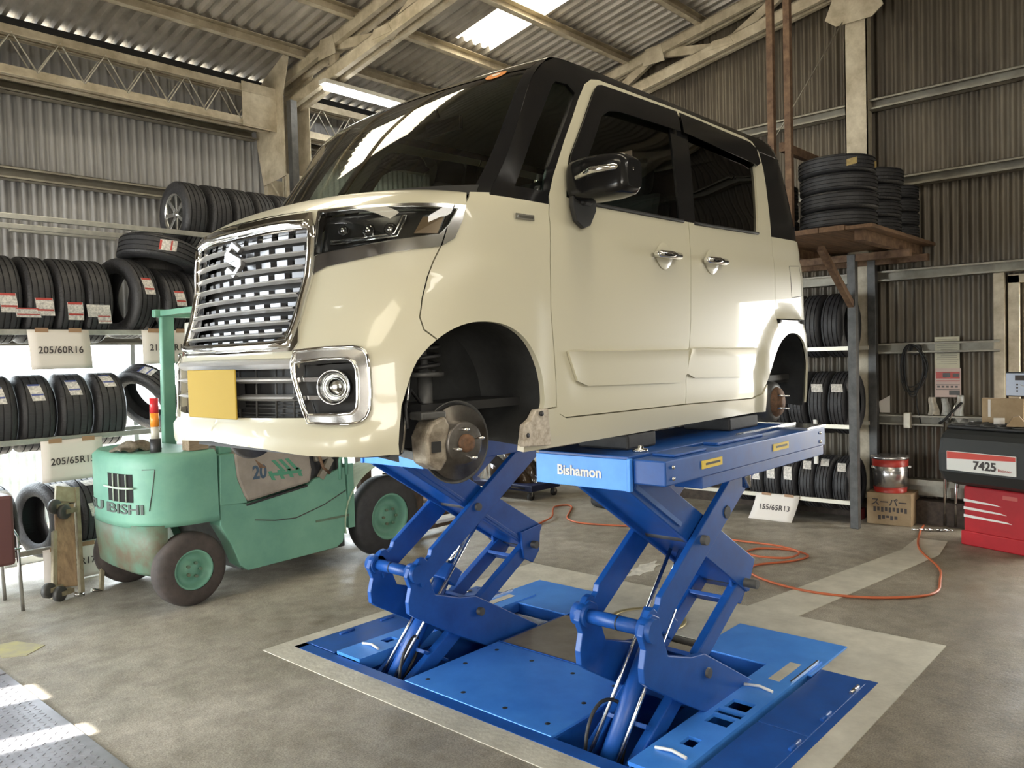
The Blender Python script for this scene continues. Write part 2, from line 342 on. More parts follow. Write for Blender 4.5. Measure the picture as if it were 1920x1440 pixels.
# ---- roof steelwork: purlins, trusses, lattice beams, columns
M_purl = M_beige
for i, y in enumerate((6.68, 5.9, 5.05, 4.15, 3.35, 2.75)):
    b = MB(); z = roofz(y) - .055
    b.box(-.6, XB, y - .035, y + .035, z - .05, z - .045); b.box(-.6, XB, y + .03, y + .035, z - .05, z + .045); b.box(-.6, XB, y - .035, y + .035, z + .04, z + .045)
    o = b.build('roof_purlin', M_beige)
    names = ['lowest, just above the eave', 'second up from the left eave', 'third up, beneath the bright rooflight', 'fourth up from the left eave', 'fifth up from the left eave', 'highest on the left slope, beside the ridge']
    tag(o, 'cream steel roof purlin, ' + names[i], 'roof beam', 'purlins under the left roof slope')
def truss(x, label, both=True):
    t = empty('roof_truss', (x, 0, 4.1), label, 'roof truss', 'roof trusses')
    def L(y, z): return Vector((0, y, z - 4.1))
    yo = 7.25
    def chord(name, y0, z0, y1, z1, w, h):
        b = MB(); a_ = L(y0, z0); c_ = L(y1, z1)
        for dx in (-.055, .055): 
            b.bar(a_ + Vector((dx, 0, 0)), c_ + Vector((dx, 0, 0)), .05, h)
        b.bar(a_ + Vector((0, 0, h / 2)), c_ + Vector((0, 0, h / 2)), w, .01); b.build(name, M_beige, t)
    for s in ((1, -1) if both else (1,)):
        def Y(y): return y if s > 0 else 5.2 - y
        chord('upper_chord', Y(yo), roofz(yo) - .14, Y(2.6), roofz(2.6) - .14, .16, .10)
        chord('lower_chord', Y(6.95), 4.17, Y(2.6), 4.95, .16, .11)
        for (ya, yb) in ((6.3, 6.3), (6.3, 5.5), (4.7, 5.5), (4.7, 3.9), (3.1, 3.9)):
            za = roofz(ya) - .14; zb = 4.17 + (6.95 - yb) * .18
            MB().bar(L(Y(ya), za), L(Y(yb), zb), .09, .05, up=(1, 0, 0)).build('web_brace', M_beige, t)
        for (ya, up_) in ((6.3, 1), (4.7, 1), (5.5, 0), (3.9, 0)):
            z = roofz(ya) - .14 if up_ else 4.17 + (6.95 - ya) * .18
            g = MB(); g.prism([(Y(ya) - .14, z - 4.1 - .02 - .1 * up_), (Y(ya) + .14, z - 4.1 - .02 - .1 * up_ ), (Y(ya) + .1, z - 4.1 + .06), (Y(ya) - .1, z - 4.1 + .06)], -.085, -.079, 'x').build('gusset_plate', M_beige, t)
    return t
truss(4.6, 'cream painted truss over the raised minivan windscreen, at the left column')
truss(7.72, 'cream painted truss against the back gable wall', True)
M_lace = mat('pale_steel_rod', (.62, .60, .54), .4, .4)
def lattice(x0, x1, label):
    t = empty('lattice_beam', (x0, 7.05, 3.86), label, 'lattice beam', 'lattice beams along the left wall'); L = x1 - x0
    for (nm, z) in (('upper_chord', .36), ('lower_chord', 0.05)):
        b = MB()
        for y in (-.05, .05): b.box(0, L, y - .03, y + .03, z - .035, z - .028); b.box(0, L, y - .004, y + .004, z - .035, z + .04)
        b.build(nm, M_beige, t)
    n = int(L / .34); p = L / n
    for k in range(n):
        for y in (-.05, .05):
            b = MB(); b.tube([(k * p, y, .07), ((k + .5) * p, y, .35), ((k + 1) * p, y, .07)], .0075, 6); b.build('lacing_rod', M_lace, t)
    b = MB(); b.box(L - .34, L + .1, -.075, -.068, .0, .42); b.build('end_plate', M_beige, t)
    return t
lattice(-.5, 4.36, 'cream lattice beam with zigzag rods, left of the wall column'); lattice(4.75, 7.7, 'cream lattice beam with zigzag rods, right of the wall column')
c = empty('lattice_column', (4.53, 7.05, 0), 'cream lattice column on the left wall carrying the roof truss', 'column')
b = MB()
for y in (-.16, .18): b.box(-.14, -.132, y - .035, y + .035, 0, 3.45); b.box(-.14, .14, y - .004, y + .004, 0, 3.45)
b.build('column_leg', M_beige, c)
for k in range(9):
    z = .15 + k * .37; s_ = 1 if k % 2 else -1
    MB().bar((-.13, .16 * s_, z), (-.13, -.16 * s_, z + .37), .02, .006, up=(1, 0, 0)).build('lacing_bar', M_beige, c)
b = MB(); b.prism([(-.2, 3.42), (.2, 3.38), (.3, 3.8), (.32, 4.28), (.12, 4.42), (-.35, 4.62), (-.2, 4.2)], -.15, -.142, 'x'); b.prism([(-.2, 3.42), (.2, 3.38), (.3, 3.8), (.32, 4.28), (.12, 4.42), (-.35, 4.62), (-.2, 4.2)], .142, .15, 'x'); b.build('gusset_plate', M_beige, c)
b = MB(); b.box(4.38, 4.45, 6.72, 6.79, 0, 4.12); tag(b.build('steel_post', M_darksteel), 'dark slim steel post in front of the cream wall column', 'post')
# back column
c = empty('gable_column', (7.78, 2.6, 0), 'cream painted column up the middle of the back wall', 'column')
b = MB(); b.box(-.06, -.052, -.1, .1, 0, 4.75); b.box(-.06, .06, -.1, -.09, 0, 4.75); b.box(-.06, .06, .09, .1, 0, 4.75); b.build('column_shaft', M_beige, c)
b = MB(); b.prism([(-.26, 4.66), (-.16, 4.58), (.16, 4.58), (.26, 4.66), (.18, 4.86), (-.18, 4.86)], -.1, -.09, 'x'); b.build('gusset_plate', M_beige, c)
struct(MB().tube([(7.68, 2.70, 4.6), (7.64, 3.75, 3.1)], .006, 6).build('trim_22', M_girt))
# rusty hanging posts that carry the loft deck
for i, (x, y) in enumerate(((6.28, 2.775), (6.28, 2.635))):
    o = MB().box(x - .025, x + .025, y - .025, y + .025, 2.57, 5.3).build('hanger_post', M_rust)
    tag(o, 'rusty steel hanger post above the loft tyres, %s of the pair' % ('left' if i == 0 else 'right'), 'post', 'rusty hangers behind the minivan roof')
tag(MB().bar((6.3, 2.7, 3.22), (7.85, 2.7, 3.22), .05, .07).build('hanger_beam', M_rust), 'rusty steel beam running from the hangers to the back wall above the loft tyres', 'beam')
# fluorescent batten
l = empty('fluorescent_lamp', (4.45, 6.30, 4.165), 'lit fluorescent batten hanging beside the cream truss over the windscreen', 'lamp')
MB().box(0, 1.2, -.055, .055, .02, .06).build('lamp_housing', M_white, l, bevel=.006)
MB().tube([(.03, 0, -.005), (1.17, 0, -.005)], .03, 12).build('lamp_tube', mat('lit_tube', (1, 1, 1), .4, emit=(1, .98, .9), estr=22), l)
# ================================================================ the scissor lift
def blue_material():
    m, nt, b = principled('glossy_blue_enamel'); tc = nt.nodes.new('ShaderNodeTexCoord')
    n = nt.nodes.new('ShaderNodeTexNoise'); n.inputs['Scale'].default_value = 7; n.inputs['Detail'].default_value = 8; n.inputs['Roughness'].default_value = .7
    nt.links.new(tc.outputs['Object'], n.inputs['Vector'])
    r = nt.nodes.new('ShaderNodeValToRGB'); r.color_ramp.elements[0].position = .3; r.color_ramp.elements[0].color = (.006, .060, .27, 1); r.color_ramp.elements[1].position = .75; r.color_ramp.elements[1].color = (.012, .10, .42, 1)
    nt.links.new(n.outputs['Fac'], r.inputs['Fac']); nt.links.new(r.outputs[0], b.inputs['Base Color'])
    q = nt.nodes.new('ShaderNodeMapRange'); q.inputs['To Min'].default_value = .28; q.inputs['To Max'].default_value = .5; nt.links.new(n.outputs['Fac'], q.inputs['Value']); nt.links.new(q.outputs[0], b.inputs['Roughness'])
    return m
M_blue = blue_material()
M_blueplate = mat('worn_blue_plate', (.085, .33, .90), .40, .1, color2=(.045, .23, .75), scale=2.5, detail=8)
M_chrome = mat('chrome', (.78, .78, .78), .08, 1.0)
M_steelrod = mat('bright_steel', (.6, .6, .6), .22, 1.0)
M_yellow = mat('yellow_sticker', (.75, .55, .05), .5)
M_rubber = mat('black_rubber', (.022, .022, .024), .62, var=.3, scale=20)
M_brownplate = mat('brown_checker_cover', (.40, .34, .25), .5, .15, color2=(.26, .215, .15), scale=3, detail=8)
YC = 2.585
lift = empty('scissor_lift', (3.2, YC, 0), 'large blue double scissor car lift standing over its floor pit under the minivan', 'car lift')
def LB(): return MB()
def lb(b, name, m, parent=None, bevel=0.0):
    """lift parts are drawn in world coordinates; the lift stands at (3.2, YC, 0)"""
    b.v = [(x - 3.2, y - YC, z) for x, y, z in b.v]
    return b.build(name, m, parent or lift, bevel)
def both(fn):
    fn(lambda y: y, 1); fn(lambda y: 2 * YC - y, -1)
# base frame
b = LB(); t = .012
for q in ((PX0, PX0 + .07, PY0, PY1), (PX0, PX1, PY0, PY0 + .045), (PX0, PX1, PY1 - .045, PY1)): b.box(*q, -.06, .006)
b.box(3.80, 3.86, 1.5, 2.13, -.12, .0); b.box(3.80, 3.86, 3.02, 3.66, -.12, .0)
b.box(3.86, 3.91, PY0, 1.52, -.06, .004); b.box(3.86, 3.91, 3.66, PY1, -.06, .004)
b.box(PX0, 3.9, 2.1, 2.13, -.35, -.002); b.box(PX0, 3.9, 3.04, 3.07, -.35, -.002); b.box(PX0, 3.9, 1.70, 1.72, -.35, -.01); b.box(PX0, 3.9, 3.45, 3.47, -.35, -.01)
lb(b, 'base_frame', M_blue)
c1 = LB(); c1.box(2.52, 3.2, 2.115, 3.055, -.006, .010); cp = lb(c1, 'cover_plate', M_blueplate, bevel=.003)
b = LB()
for x in (2.6, 2.86, 3.1):
    for y in (2.2, 2.45, 2.72, 2.97): 
        if not (x == 2.86 and y in (2.45, 2.72)): b.lathe([(.010, .0), (.011, .012), (.010, .0125)], 10, Matrix.Translation((x, y, 0)), 'z')
b.v = [(x - 3.2, y - YC, z) for x, y, z in b.v]; b.build('screw_holes', M_black, cp)
lb(LB().box(3.215, 3.79, 2.13, 3.04, -.006, .008), 'steel_cover', M_brownplate, bevel=.003)
lb(LB().box(3.205, 3.212, 2.115, 3.055, -.004, .013), 'edge_strip', M_blue)
def side(Y, s):
    def bx(b, x0, x1, y0, y1, z0, z1): return b.box(x0, x1, min(Y(y0), Y(y1)), max(Y(y0), Y(y1)), z0, z1)
    # rear covers
    b = LB(); bx(b, 3.79, 4.27, 1.52, 2.13, .004, .014); lb(b, 'rear_plate', M_blueplate, bevel=.002)
    # edge covers with hinges
    b = LB(); bx(b, 2.53, 3.18, 1.29, 1.515, -.004, .008); bx(b, 3.185, 3.86, 1.29, 1.515, -.004, .008); hp = lb(b, 'edge_plate', M_blue, bevel=.003)
    for x in (2.72, 3.02, 3.35, 3.7):
        b = LB(); b.tube([(x, Y(1.305), .012), (x + .1, Y(1.305), .012)], .008, 8); b.v = [(p[0] - 3.2, p[1] - YC, p[2]) for p in b.v]; b.build('hinge', M_steelrod if x > 3.6 else M_blue, hp)
    # slotted rail
    poly = [(2.53, 0), (3.97, 0), (3.97, 1), (2.53, 1)]
    b = LB()
    holes = [(2.78, 2.86, 1.60, 1.66), (3.02, 3.11, 1.575, 1.68), (3.125, 3.175, 1.565, 1.69), (3.20, 3.30, 1.575, 1.68)]
    xs = sorted({2.53, 3.97, *[h[0] for h in holes], *[h[1] for h in holes]}); 
    for i in range(len(xs) - 1):
        xm = (xs[i] + xs[i + 1]) / 2; hh = [h for h in holes if h[0] < xm < h[1]]
        if hh: bx(b, xs[i], xs[i + 1], 1.54, hh[0][2], .006, .022); bx(b, xs[i], xs[i + 1], hh[0][3], 1.74, .006, .022)
        else: bx(b, xs[i], xs[i + 1], 1.54, 1.74, .006, .022)
    bx(b, 2.53, 3.97, 1.545, 1.555, -.05, .006); bx(b, 2.53, 3.97, 1.725, 1.735, -.05, .006)
    rl = lb(b, 'slotted_rail', M_blueplate)
    b = LB(); bx(b, 3.60, 3.86, 1.60, 1.655, .022, .024); b.v = [(p[0] - 3.2, p[1] - YC, p[2]) for p in b.v]; b.build('concrete_patch', M_newconc, rl)
    b = LB(); bx(b, 3.62, 3.95, 1.548, 1.556, .022, .030); b.v = [(p[0] - 3.2, p[1] - YC, p[2]) for p in b.v]; b.build('bright_edge', M_steelrod, rl)
    for x in (2.68, 3.46):
        b = LB(); b.tube([(x, Y(1.57), .028), (x + .01, Y(1.64), .034), (x, Y(1.71), .028)], .007, 6); b.v = [(p[0] - 3.2, p[1] - YC, p[2]) for p in b.v]; b.build('cable_tie', M_white, rl)
    # platform
    p = LB(); bx(p, 2.6, 4.17, 1.75, 2.21, 1.175, 1.197); bx(p, 2.66, 4.1, 1.79, 1.81, 1.06, 1.175); bx(p, 2.66, 4.1, 2.15, 2.17, 1.06, 1.175)
    bx(p, 3.98, 4.2, 1.78, 2.19, 1.06, 1.16); pf = lb(p, 'platform', M_blue, bevel=.004)
    def sub(b, name, m, bev=0): 
        b.v = [(q[0] - 3.2, q[1] - YC, q[2]) for q in b.v]; return b.build(name, m, pf, bev)
    b = LB(); bx(b, 2.595, 2.605, 1.745, 2.22, 1.06, 1.185); sub(b, 'front_plate', M_blueplate, .002)
    b = LB(); bx(b, 2.585, 2.605, 1.735, 1.752, 1.06, 1.19); sub(b, 'corner_strip', M_chrome if False else M_blueplate, .003)
    b = LB(); bx(b, 2.605, 4.19, 1.59, 1.735, 1.09, 1.188); sub(b, 'side_box', M_blue, .006)
    b = LB(); bx(b, 2.9, 4.19, 1.60, 1.73, 1.04, 1.09); sub(b, 'side_channel', M_blue, .004)
    b = LB(); bx(b, 3.95, 4.19, 1.585, 1.74, 1.19, 1.2); bx(b, 3.5, 4.18, 1.742, 1.75, 1.197, 1.206); sub(b, 'bright_lip', M_steelrod)
    b = LB(); bx(b, 2.72, 2.98, 1.62, 1.72, 1.188, 1.2); bx(b, 3.15, 3.6, 1.66, 1.73, 1.188, 1.202); sub(b, 'lock_bar', M_blue, .004)
    for x in (2.88, 3.55):
        b = LB(); bx(b, x, x + .17, 1.586, 1.59, 1.125, 1.158); st = sub(b, 'warning_sticker', M_yellow)
        b = LB(); bx(b, x + .03, x + .15, 1.5845, 1.586, 1.138, 1.147); sub(b, 'sticker_print', M_black)
    for x in (2.66, 4.12):
        b = LB()
        for z in (1.115, 1.16): b.lathe([(-.006, 0), (-.006, .007), (.002, .008)], 10, Matrix.Translation((x, Y(1.59), z)) @ Matrix.Rotation(0 if s > 0 else PI, 4, 'X'), 'y')
        sub(b, 'rivets', M_steelrod)
    # rubber pads between platform and sill
    for xa, xb in ((2.76, 2.98), (3.66, 3.98)): b = LB(); bx(b, xa, xb, 1.86, 2.12, 1.197, 1.262); sub(b, 'rubber_pad', M_rubber, .01)
    b = LB(); b.lathe([(0, 0), (.0, .035), (.012, .03), (.014, .012), (.024, .012), (.026, 0)], 14, Matrix.Translation((2.76, Y(1.80), 1.197)), 'z'); sub(b, 'locking_bolt', M_steelrod)
    # scissor arms
    F, R_, T, U = (2.67, .50), (3.58, .50), (3.58, 1.07), (2.68, 1.08)
    def plate(name, poly, y0, y1, m=M_blue, bev=.004):
        b = LB(); b.prism(poly, min(Y(y0), Y(y1)), max(Y(y0), Y(y1)), 'y'); return lb(b, name, m, bevel=bev)
    def strip(a, c, w0, w1, e0=.05, e1=.05):
        a = Vector(a); c = Vector(c); d = (c - a).normalized(); n = Vector((-d.y, d.x)); a2 = a - d * e0; c2 = c + d * e1
        return [tuple(a2 - n * w0 / 2), tuple(c2 - n * w1 / 2), tuple(c2 + n * w1 / 2), tuple(a2 + n * w0 / 2)]
    for y0 in (1.725, 2.035):
        plate('upper_outer_arm', [(2.70, .42), (2.76, .45), (3.64, 1.00), (3.62, 1.11), (3.55, 1.11), (2.80, .62), (2.775, .605), (2.765, .575), (2.74, .555), (2.72, .575), (2.69, .57), (2.66, .54)], y0, y0 + .03)
        plate('lower_outer_arm', [(2.63, .53), (2.69, .56), (2.74, .535), (2.75, .48), (2.80, .36), (2.98, .30), (3.10, .28), (3.62, -.02), (3.60, -.16), (3.45, -.17), (2.95, .10), (2.66, .27), (2.62, .30), (2.615, .36), (2.635, .43), (2.61, .49)], y0 - .012, y0 + .018)
    b = LB(); b.tube([(2.67, Y(1.70), .5), (2.67, Y(2.07), .5)], .03, 20); lb(b, 'cross_tube', M_blue)
    b = LB(); b.tube([(2.67, Y(1.86), .5), (2.67, Y(1.866), .5)], .0315, 20); lb(b, 'tube_groove', M_black)
    for ya, yb in ((1.69, 1.755), (2.01, 2.08)): b = LB(); b.tube([(2.67, Y(ya), .5), (2.67, Y(yb), .5)], .048, 20); lb(b, 'pivot_boss', M_blue)
    # upper channel from the rear pivot up to the front of the platform
    b = LB(); b.bar((3.66, Y(1.9), .42), (2.60, Y(1.9), 1.11), .26, .02, up=(0, 0, 1)); lb(b, 'channel_web', M_blue, bevel=.003)
    for y0 in (1.765, 2.005):
        plate('upper_channel_arm', strip((3.62, .52), (2.68, 1.10), .17, .14, .06, .02), y0, y0 + .022)
        plate('pivot_link', [(3.5, .56), (3.68, .58), (3.66, .42), (3.60, .36), (3.52, .40)], y0 + .022, y0 + .04)
    b = LB(); b.bar((3.0, Y(1.762), .86), (2.66, Y(1.762), 1.07), .012, .02); lb(b, 'bright_flange', mat('scraped_blue', (.10, .2, .5), .3, .4))
    # rear lower arms: box bars with cross plates
    for y0 in (1.775, 1.985):
        b = LB(); b.bar((3.66, Y(y0 + .02), .50), (2.55, Y(y0 + .02), -.14), .045, .085); lb(b, 'lower_inner_arm', M_blue, bevel=.006)
    for f_, w in ((.12, .10), (.42, .16), (.75, .2)):
        x = 3.62 - f_ * 1.05; z = .475 - f_ * .62
        b = LB(); b.bar((x, Y(1.795), z), (x, Y(2.01), z), w, .02, up=(.5, 0, .86)); lb(b, 'cross_plate', M_blue, bevel=.003)
    # pivots
    for (x, z) in ((3.12, .775), (3.12, .19), (3.60, .47)):
        b = LB(); b.tube([(x, Y(1.70), z), (x, Y(2.08), z)], .022, 16); lb(b, 'pivot_pin', M_darksteel)
    b = LB(); b.tube([(3.35, Y(1.72), .86), (3.35, Y(1.78), .86)], .03, 8); lb(b, 'roller', M_black)
    # hydraulic cylinder with twin rods
    a_, c_ = Vector((2.60, Y(1.9), -.10)), Vector((3.02, Y(1.9), .40)); e_ = Vector((3.32, Y(1.9), .76))
    b = LB(); b.tube([a_, c_], .042, 20); cy = lb(b, 'hydraulic_cylinder', M_blue)
    def csub(b, name, m, bev=0): b.v = [(q[0] - 3.2, q[1] - YC, q[2]) for q in b.v]; return b.build(name, m, cy, bev)
    b = LB(); b.tube([c_, e_], .021, 16); csub(b, 'piston_rod', M_chrome)
    b = LB(); b.tube([a_ + Vector((-.02, Y(1.96) - Y(1.9), .06)), e_ + Vector((0, Y(1.96) - Y(1.9), 0))], .009, 8); b.tube([a_ + Vector((0, Y(1.84) - Y(1.9), .05)), c_ + Vector((0.05, Y(1.84) - Y(1.9), 0.06))], .009, 8); csub(b, 'guide_rod', M_steelrod)
    b = LB(); b.bar(c_ + Vector((-.03, 0, -.036)), c_ + Vector((.03, 0, .036)), .13, .10); csub(b, 'cylinder_head', M_blue, .006)
    b = LB(); b.bar(a_ + Vector((-.04, 0, -.03)), a_ + Vector((.02, 0, .02)), .12, .1); csub(b, 'cylinder_foot', M_blue, .006)
    b = LB(); b.tube(curve([(2.58, Y(1.99), -.25), (2.6, Y(1.99), .02), (2.68, Y(1.98), .13), (2.76, Y(1.94), .12), (2.78, Y(1.91), .02), (2.66, Y(1.88), -.16)]), .008, 8); lb(b, 'hydraulic_hose', M_black)
    b = LB(); b.tube([(3.42, Y(1.66), 1.09), (3.42, Y(1.66), .97)], .02, 14); lb(b, 'stop_plunger', M_steelrod)
    if s > 0:
        text('brand_lettering', 'Bishamon', .058, M_white, pf, facing((2.5925 - 3.2, 1.99 - YC, 1.122), (0, -1, 0), (0, 0, 1)), sx=1.0, bold=.0016, extrude=.0015)
both(side)
b = LB(); b.bar((3.77, 3.02, -.10), (3.77, 3.45, -.10), .02, .09); lb(b, 'lamp_bar', M_white)
# round manhole in the concrete behind the lift
b = MB(); b.lathe([(-.004, .20), (.010, .20), (.011, .215), (.010, .23), (-.004, .23)], 40, None, 'z')
tag(b.build('manhole_ring', mat('brass_ring', (.42, .36, .2), .45, .6), loc=(4.02, 2.6, .0)), 'round metal manhole rim in the pale concrete behind the lift pit', 'manhole')
# ================================================================ the minivan on the lift
# local axes: x rearwards from the front axle, y across (left flank at -0.7375), z is workshop height minus CZ
CX, CY, CZ = 1.829, 2.585, 1.20
def _cr(P, n=12):
    P = [np.array(p, float) for p in P]; P = [2 * P[0] - P[1]] + P + [2 * P[-1] - P[-2]]; o = []
    for i in range(1, len(P) - 2):
        a, b_, c, d = P[i - 1:i + 3]
        for k in range(n):
            t = k / n; o.append(.5 * ((2 * b_) + (c - a) * t + (2 * a - 5 * b_ + 4 * c - d) * t * t + (3 * b_ - a - 3 * c + d) * t ** 3))
    o.append(P[-2]); return np.array(o)
PLP = _cr([(-.475, 0), (-.462, .2), (-.42, .376), (-.368, .5), (-.30, .60), (-.20, .68), (-.06, .725), (.12, .7375), (.5, .7375), (1.5, .7375), (2.6, .7375), (2.76, .732), (2.85, .705), (2.895, .63), (2.91, .4), (2.915, 0)])
PLC = np.concatenate([[0], np.cumsum(np.hypot(*np.diff(PLP, axis=0).T))])
_i = int(np.argmin(abs(PLP[:, 0] - .5) + (PLP[:, 1] < .7) * 9)); UO = PLC[_i] - .5
U0 = PLC[0] - UO; U1 = PLC[-1] - UO
ZK = [1.15, 1.265, 1.35, 1.45, 1.6, 1.68, 1.75, 1.87, 1.96, 2.05, 2.10, 2.15, 2.2, 2.75]; DX = [.06, .0, -.015, .0, .0, .03, .055, .085, .09, .10, .115, .16, .2, .55]
ZW = [1.15, 1.265, 1.35, 1.5, 2.0, 2.12, 2.18, 2.30, 2.5, 2.67, 2.75, 2.80]; WW = [.955, .975, .99, 1, 1, .992, .985, .97, .937, .90, .865, .80]
ZR = [1.2, 1.75, 2.0, 2.19, 2.65, 2.75, 2.85]; DR = [0, -.03, -.04, -.075, -.17, -.21, -.3]
def _sm(t): t = min(1, max(0, t)); return t * t * (3 - 2 * t)
def S0(u, z):
    far = u < U0
    c = (2 * U0 - u if far else u) + UO
    x = np.interp(c, PLC, PLP[:, 0]); y = np.interp(c, PLC, PLP[:, 1])
    fw = _sm((.45 - x) / .8); rw = _sm((x - 2.1) / .6)
    x2 = x + np.interp(z, ZK, DX) * fw + np.interp(z, ZR, DR) * rw
    y2 = y * np.interp(z, ZW, WW) - _sm((z - 2.1) / .1) * .22 * min(1, max(0, .5 - x)) ** 2
    return Vector((float(x2), float(y2 if far else -y2), float(z)))
def relief(u, z):
    """pressed shapes of the body side, outward in metres"""
    h = 0.0
    r = math.hypot(u - .07, (z - 1.40) * .93); h += .010 * _sm((.52 - r) / .07) * _sm((z - 1.28) / .1) * _sm((.44 - u) / .12)      # flare round the front wheel
    r = math.hypot(u - 2.55, (z - 1.38)); h += .012 * _sm((.44 - r) / .05)
    h += -.006 * math.exp(-((z - 2.11) / .012) ** 2) * (1 if u > -.02 else 0)                                # belt crease
    h += .02 * _sm((1.40 - z) / .03) * _sm((-.25 - u) / .1) * (1 if u < -.2 else 0)                           # bumper lip
    if .46 < u < 2.3: h += -.008 * _sm((1.62 - z) / .03) * _sm((z - 1.40) / .08) * _sm((u - .5) / .12) * _sm((2.25 - u) / .1)
    return h
def S(u, z, off=0.0):
    e = 1e-3; p = S0(u, z); a = S0(u + e, z) - S0(u - e, z); c = S0(u, z + e) - S0(u, z - e)
    n = a.cross(c); n.normalize()
    return p + n * (off + relief(2 * U0 - u if u < U0 else u, z)) - Vector((0, 0, CZ))
_t = S0(1, 1.7); _n = (S0(1.001, 1.7) - _t).cross(S0(1, 1.701) - _t)
assert _n.y < 0
def dens(poly, d=.03, closed=True):
    o = []; n = len(poly)
    for i in range(n if closed else n - 1):
        a = poly[i]; c = poly[(i + 1) % n]; k = max(1, int(math.hypot(c[0] - a[0], c[1] - a[1]) / d))
        for j in range(k): o.append((a[0] + (c[0] - a[0]) * j / k, a[1] + (c[1] - a[1]) * j / k))
    if not closed: o.append(poly[-1])
    return o
def soft(poly, it=2, keep=()):
    """rounds the corners of a closed polygon"""
    for _ in range(it):
        n = len(poly); o = []
        for i in range(n):
            a = poly[i]; c = poly[(i + 1) % n]
            if i in keep: pass
            o.append((a[0] * .75 + c[0] * .25, a[1] * .75 + c[1] * .25)); o.append((a[0] * .25 + c[0] * .75, a[1] * .25 + c[1] * .75))
        poly = o
    return poly
def inside(p, poly):
    x, y = p; r = False; n = len(poly); j = n - 1
    for i in range(n):
        xi, yi = poly[i]; xj, yj = poly[j]
        if (yi > y) != (yj > y) and x < (xj - xi) * (y - yi) / (yj - yi) + xi: r = not r
        j = i
    return r
def strip2(line, w):
    """a thin closed band round an open polyline"""
    L = []; R_ = []
    for i, p in enumerate(line):
        a = line[max(i - 1, 0)]; c = line[min(i + 1, len(line) - 1)]; dx, dz = c[0] - a[0], c[1] - a[1]; l = math.hypot(dx, dz) or 1
        L.append((p[0] - dz / l * w / 2, p[1] + dx / l * w / 2)); R_.append((p[0] + dz / l * w / 2, p[1] - dx / l * w / 2))
    return L + R_[::-1]
def cdt(regions, du=.035):
    """regions: list of (name, polygon); the first that holds a triangle owns it. Returns name -> list of triangles in (u, z)"""
    pts = []; edges = []
    for nm, poly in regions:
        q = dens(poly, du); o = len(pts); pts += [Vector(p) for p in q]; edges += [(o + i, o + (i + 1) % len(q)) for i in range(len(q))]
    xs = [p[0] for p in pts]; zs = [p[1] for p in pts]
    x = min(xs) + du * .37
    while x < max(xs):
        z = min(zs) + du * .41
        while z < max(zs): pts.append(Vector((x, z))); z += du
        x += du
    vo, eo, fo, *_ = delaunay_2d_cdt(pts, edges, [], 0, 1e-5)
    res = {nm: [] for nm, _ in regions}
    boxes = [(nm, poly, min(p[0] for p in poly), max(p[0] for p in poly), min(p[1] for p in poly), max(p[1] for p in poly)) for nm, poly in regions]
    for f in fo:
        q = [tuple(vo[i]) for i in f]; cx = sum(p[0] for p in q) / len(q); cz = sum(p[1] for p in q) / len(q)
        for nm, poly, a0, a1, b0, b1 in boxes:
            if a0 <= cx <= a1 and b0 <= cz <= b1 and inside((cx, cz), poly): res[nm].append(q); break
    return res
def skin(tris, name, m, parent, off=0.0, thick=.012, mirror=False, fn=None, merge=False):
    """lays flat triangles on the body surface; merge adds the mirrored half to the same mesh; returns the objects made"""
    fn = fn or S
    idx = {}; vs = []; fs = []
    for q in tris:
        f = []
        for p in q:
            k = (round(p[0], 5), round(p[1], 5))
            if k not in idx: idx[k] = len(vs); vs.append(fn(p[0], p[1], off))
            f.append(idx[k])
        fs.append(tuple(f))
    def make(vs, fs):
        me = bpy.data.meshes.new(name); me.from_pydata([tuple(v) for v in vs], [], fs); me.polygons.foreach_set('use_smooth', [True] * len(fs)); me.materials.append(m)
        bm = bmesh.new(); bm.from_mesh(me); bmesh.ops.remove_doubles(bm, verts=bm.verts, dist=1e-4)
        bmesh.ops.recalc_face_normals(bm, faces=bm.faces)
        bm.normal_update()
        if bm.faces:
            # outward: away from the axis of the car
            sgn = sum((f.normal.dot(Vector((f.calc_center_median().x - 1.2, f.calc_center_median().y * 1.6, f.calc_center_median().z - .7)))) * f.calc_area() for f in bm.faces)
            if sgn < 0: bmesh.ops.reverse_faces(bm, faces=bm.faces)
        bm.to_mesh(me); bm.free()
        o = bpy.data.objects.new(name, me); COL.objects.link(o); o.parent = parent
        if thick:
            so = o.modifiers.new('thickness', 'SOLIDIFY'); so.thickness = thick; so.offset = -1
            es = o.modifiers.new('edges', 'EDGE_SPLIT'); es.split_angle = .75
        return o
    if merge:
        n = len(vs); v2 = vs + [Vector((v.x, -v.y, v.z)) for v in vs]; f2 = fs + [tuple(i + n for i in f)[::-1] for f in fs]; return [make(v2, f2)]
    r = [make(vs, fs)]
    if mirror: r.append(make([Vector((v.x, -v.y, v.z)) for v in vs], [f[::-1] for f in fs]))
    return r

car = empty('minivan', (CX, CY, CZ), 'pearl white boxy minivan with black roof, wheels off, raised on the blue lift', 'car')
M_pearl = mat('pearl_white_paint', (.57, .545, .425), .34, coat=.5)
M_pblack = mat('gloss_black_paint', (.010, .010, .011), .16)
M_pblack.node_tree.nodes['Principled BSDF'].inputs['Specular IOR Level'].default_value = .35
M_matblack = mat('matt_black_plastic', (.018, .018, .019), .6)
M_liner = mat('wheel_arch_liner', (.020, .021, .022), .75, var=.3, scale=9, bump=.2)
M_dchrome = mat('dark_chrome', (.42, .42, .43), .17, 1.0)
M_satin = mat('satin_silver', (.20, .20, .21), .35, .6)
M_glass = glassmat('windscreen_glass', (.84, .90, .80), 1.5, 1.15)
M_dglass = glassmat('privacy_glass', (.045, .05, .05), 1.5, 1.1)
M_sglass = glassmat('side_glass', (.55, .62, .55), 1.5, 1.0)
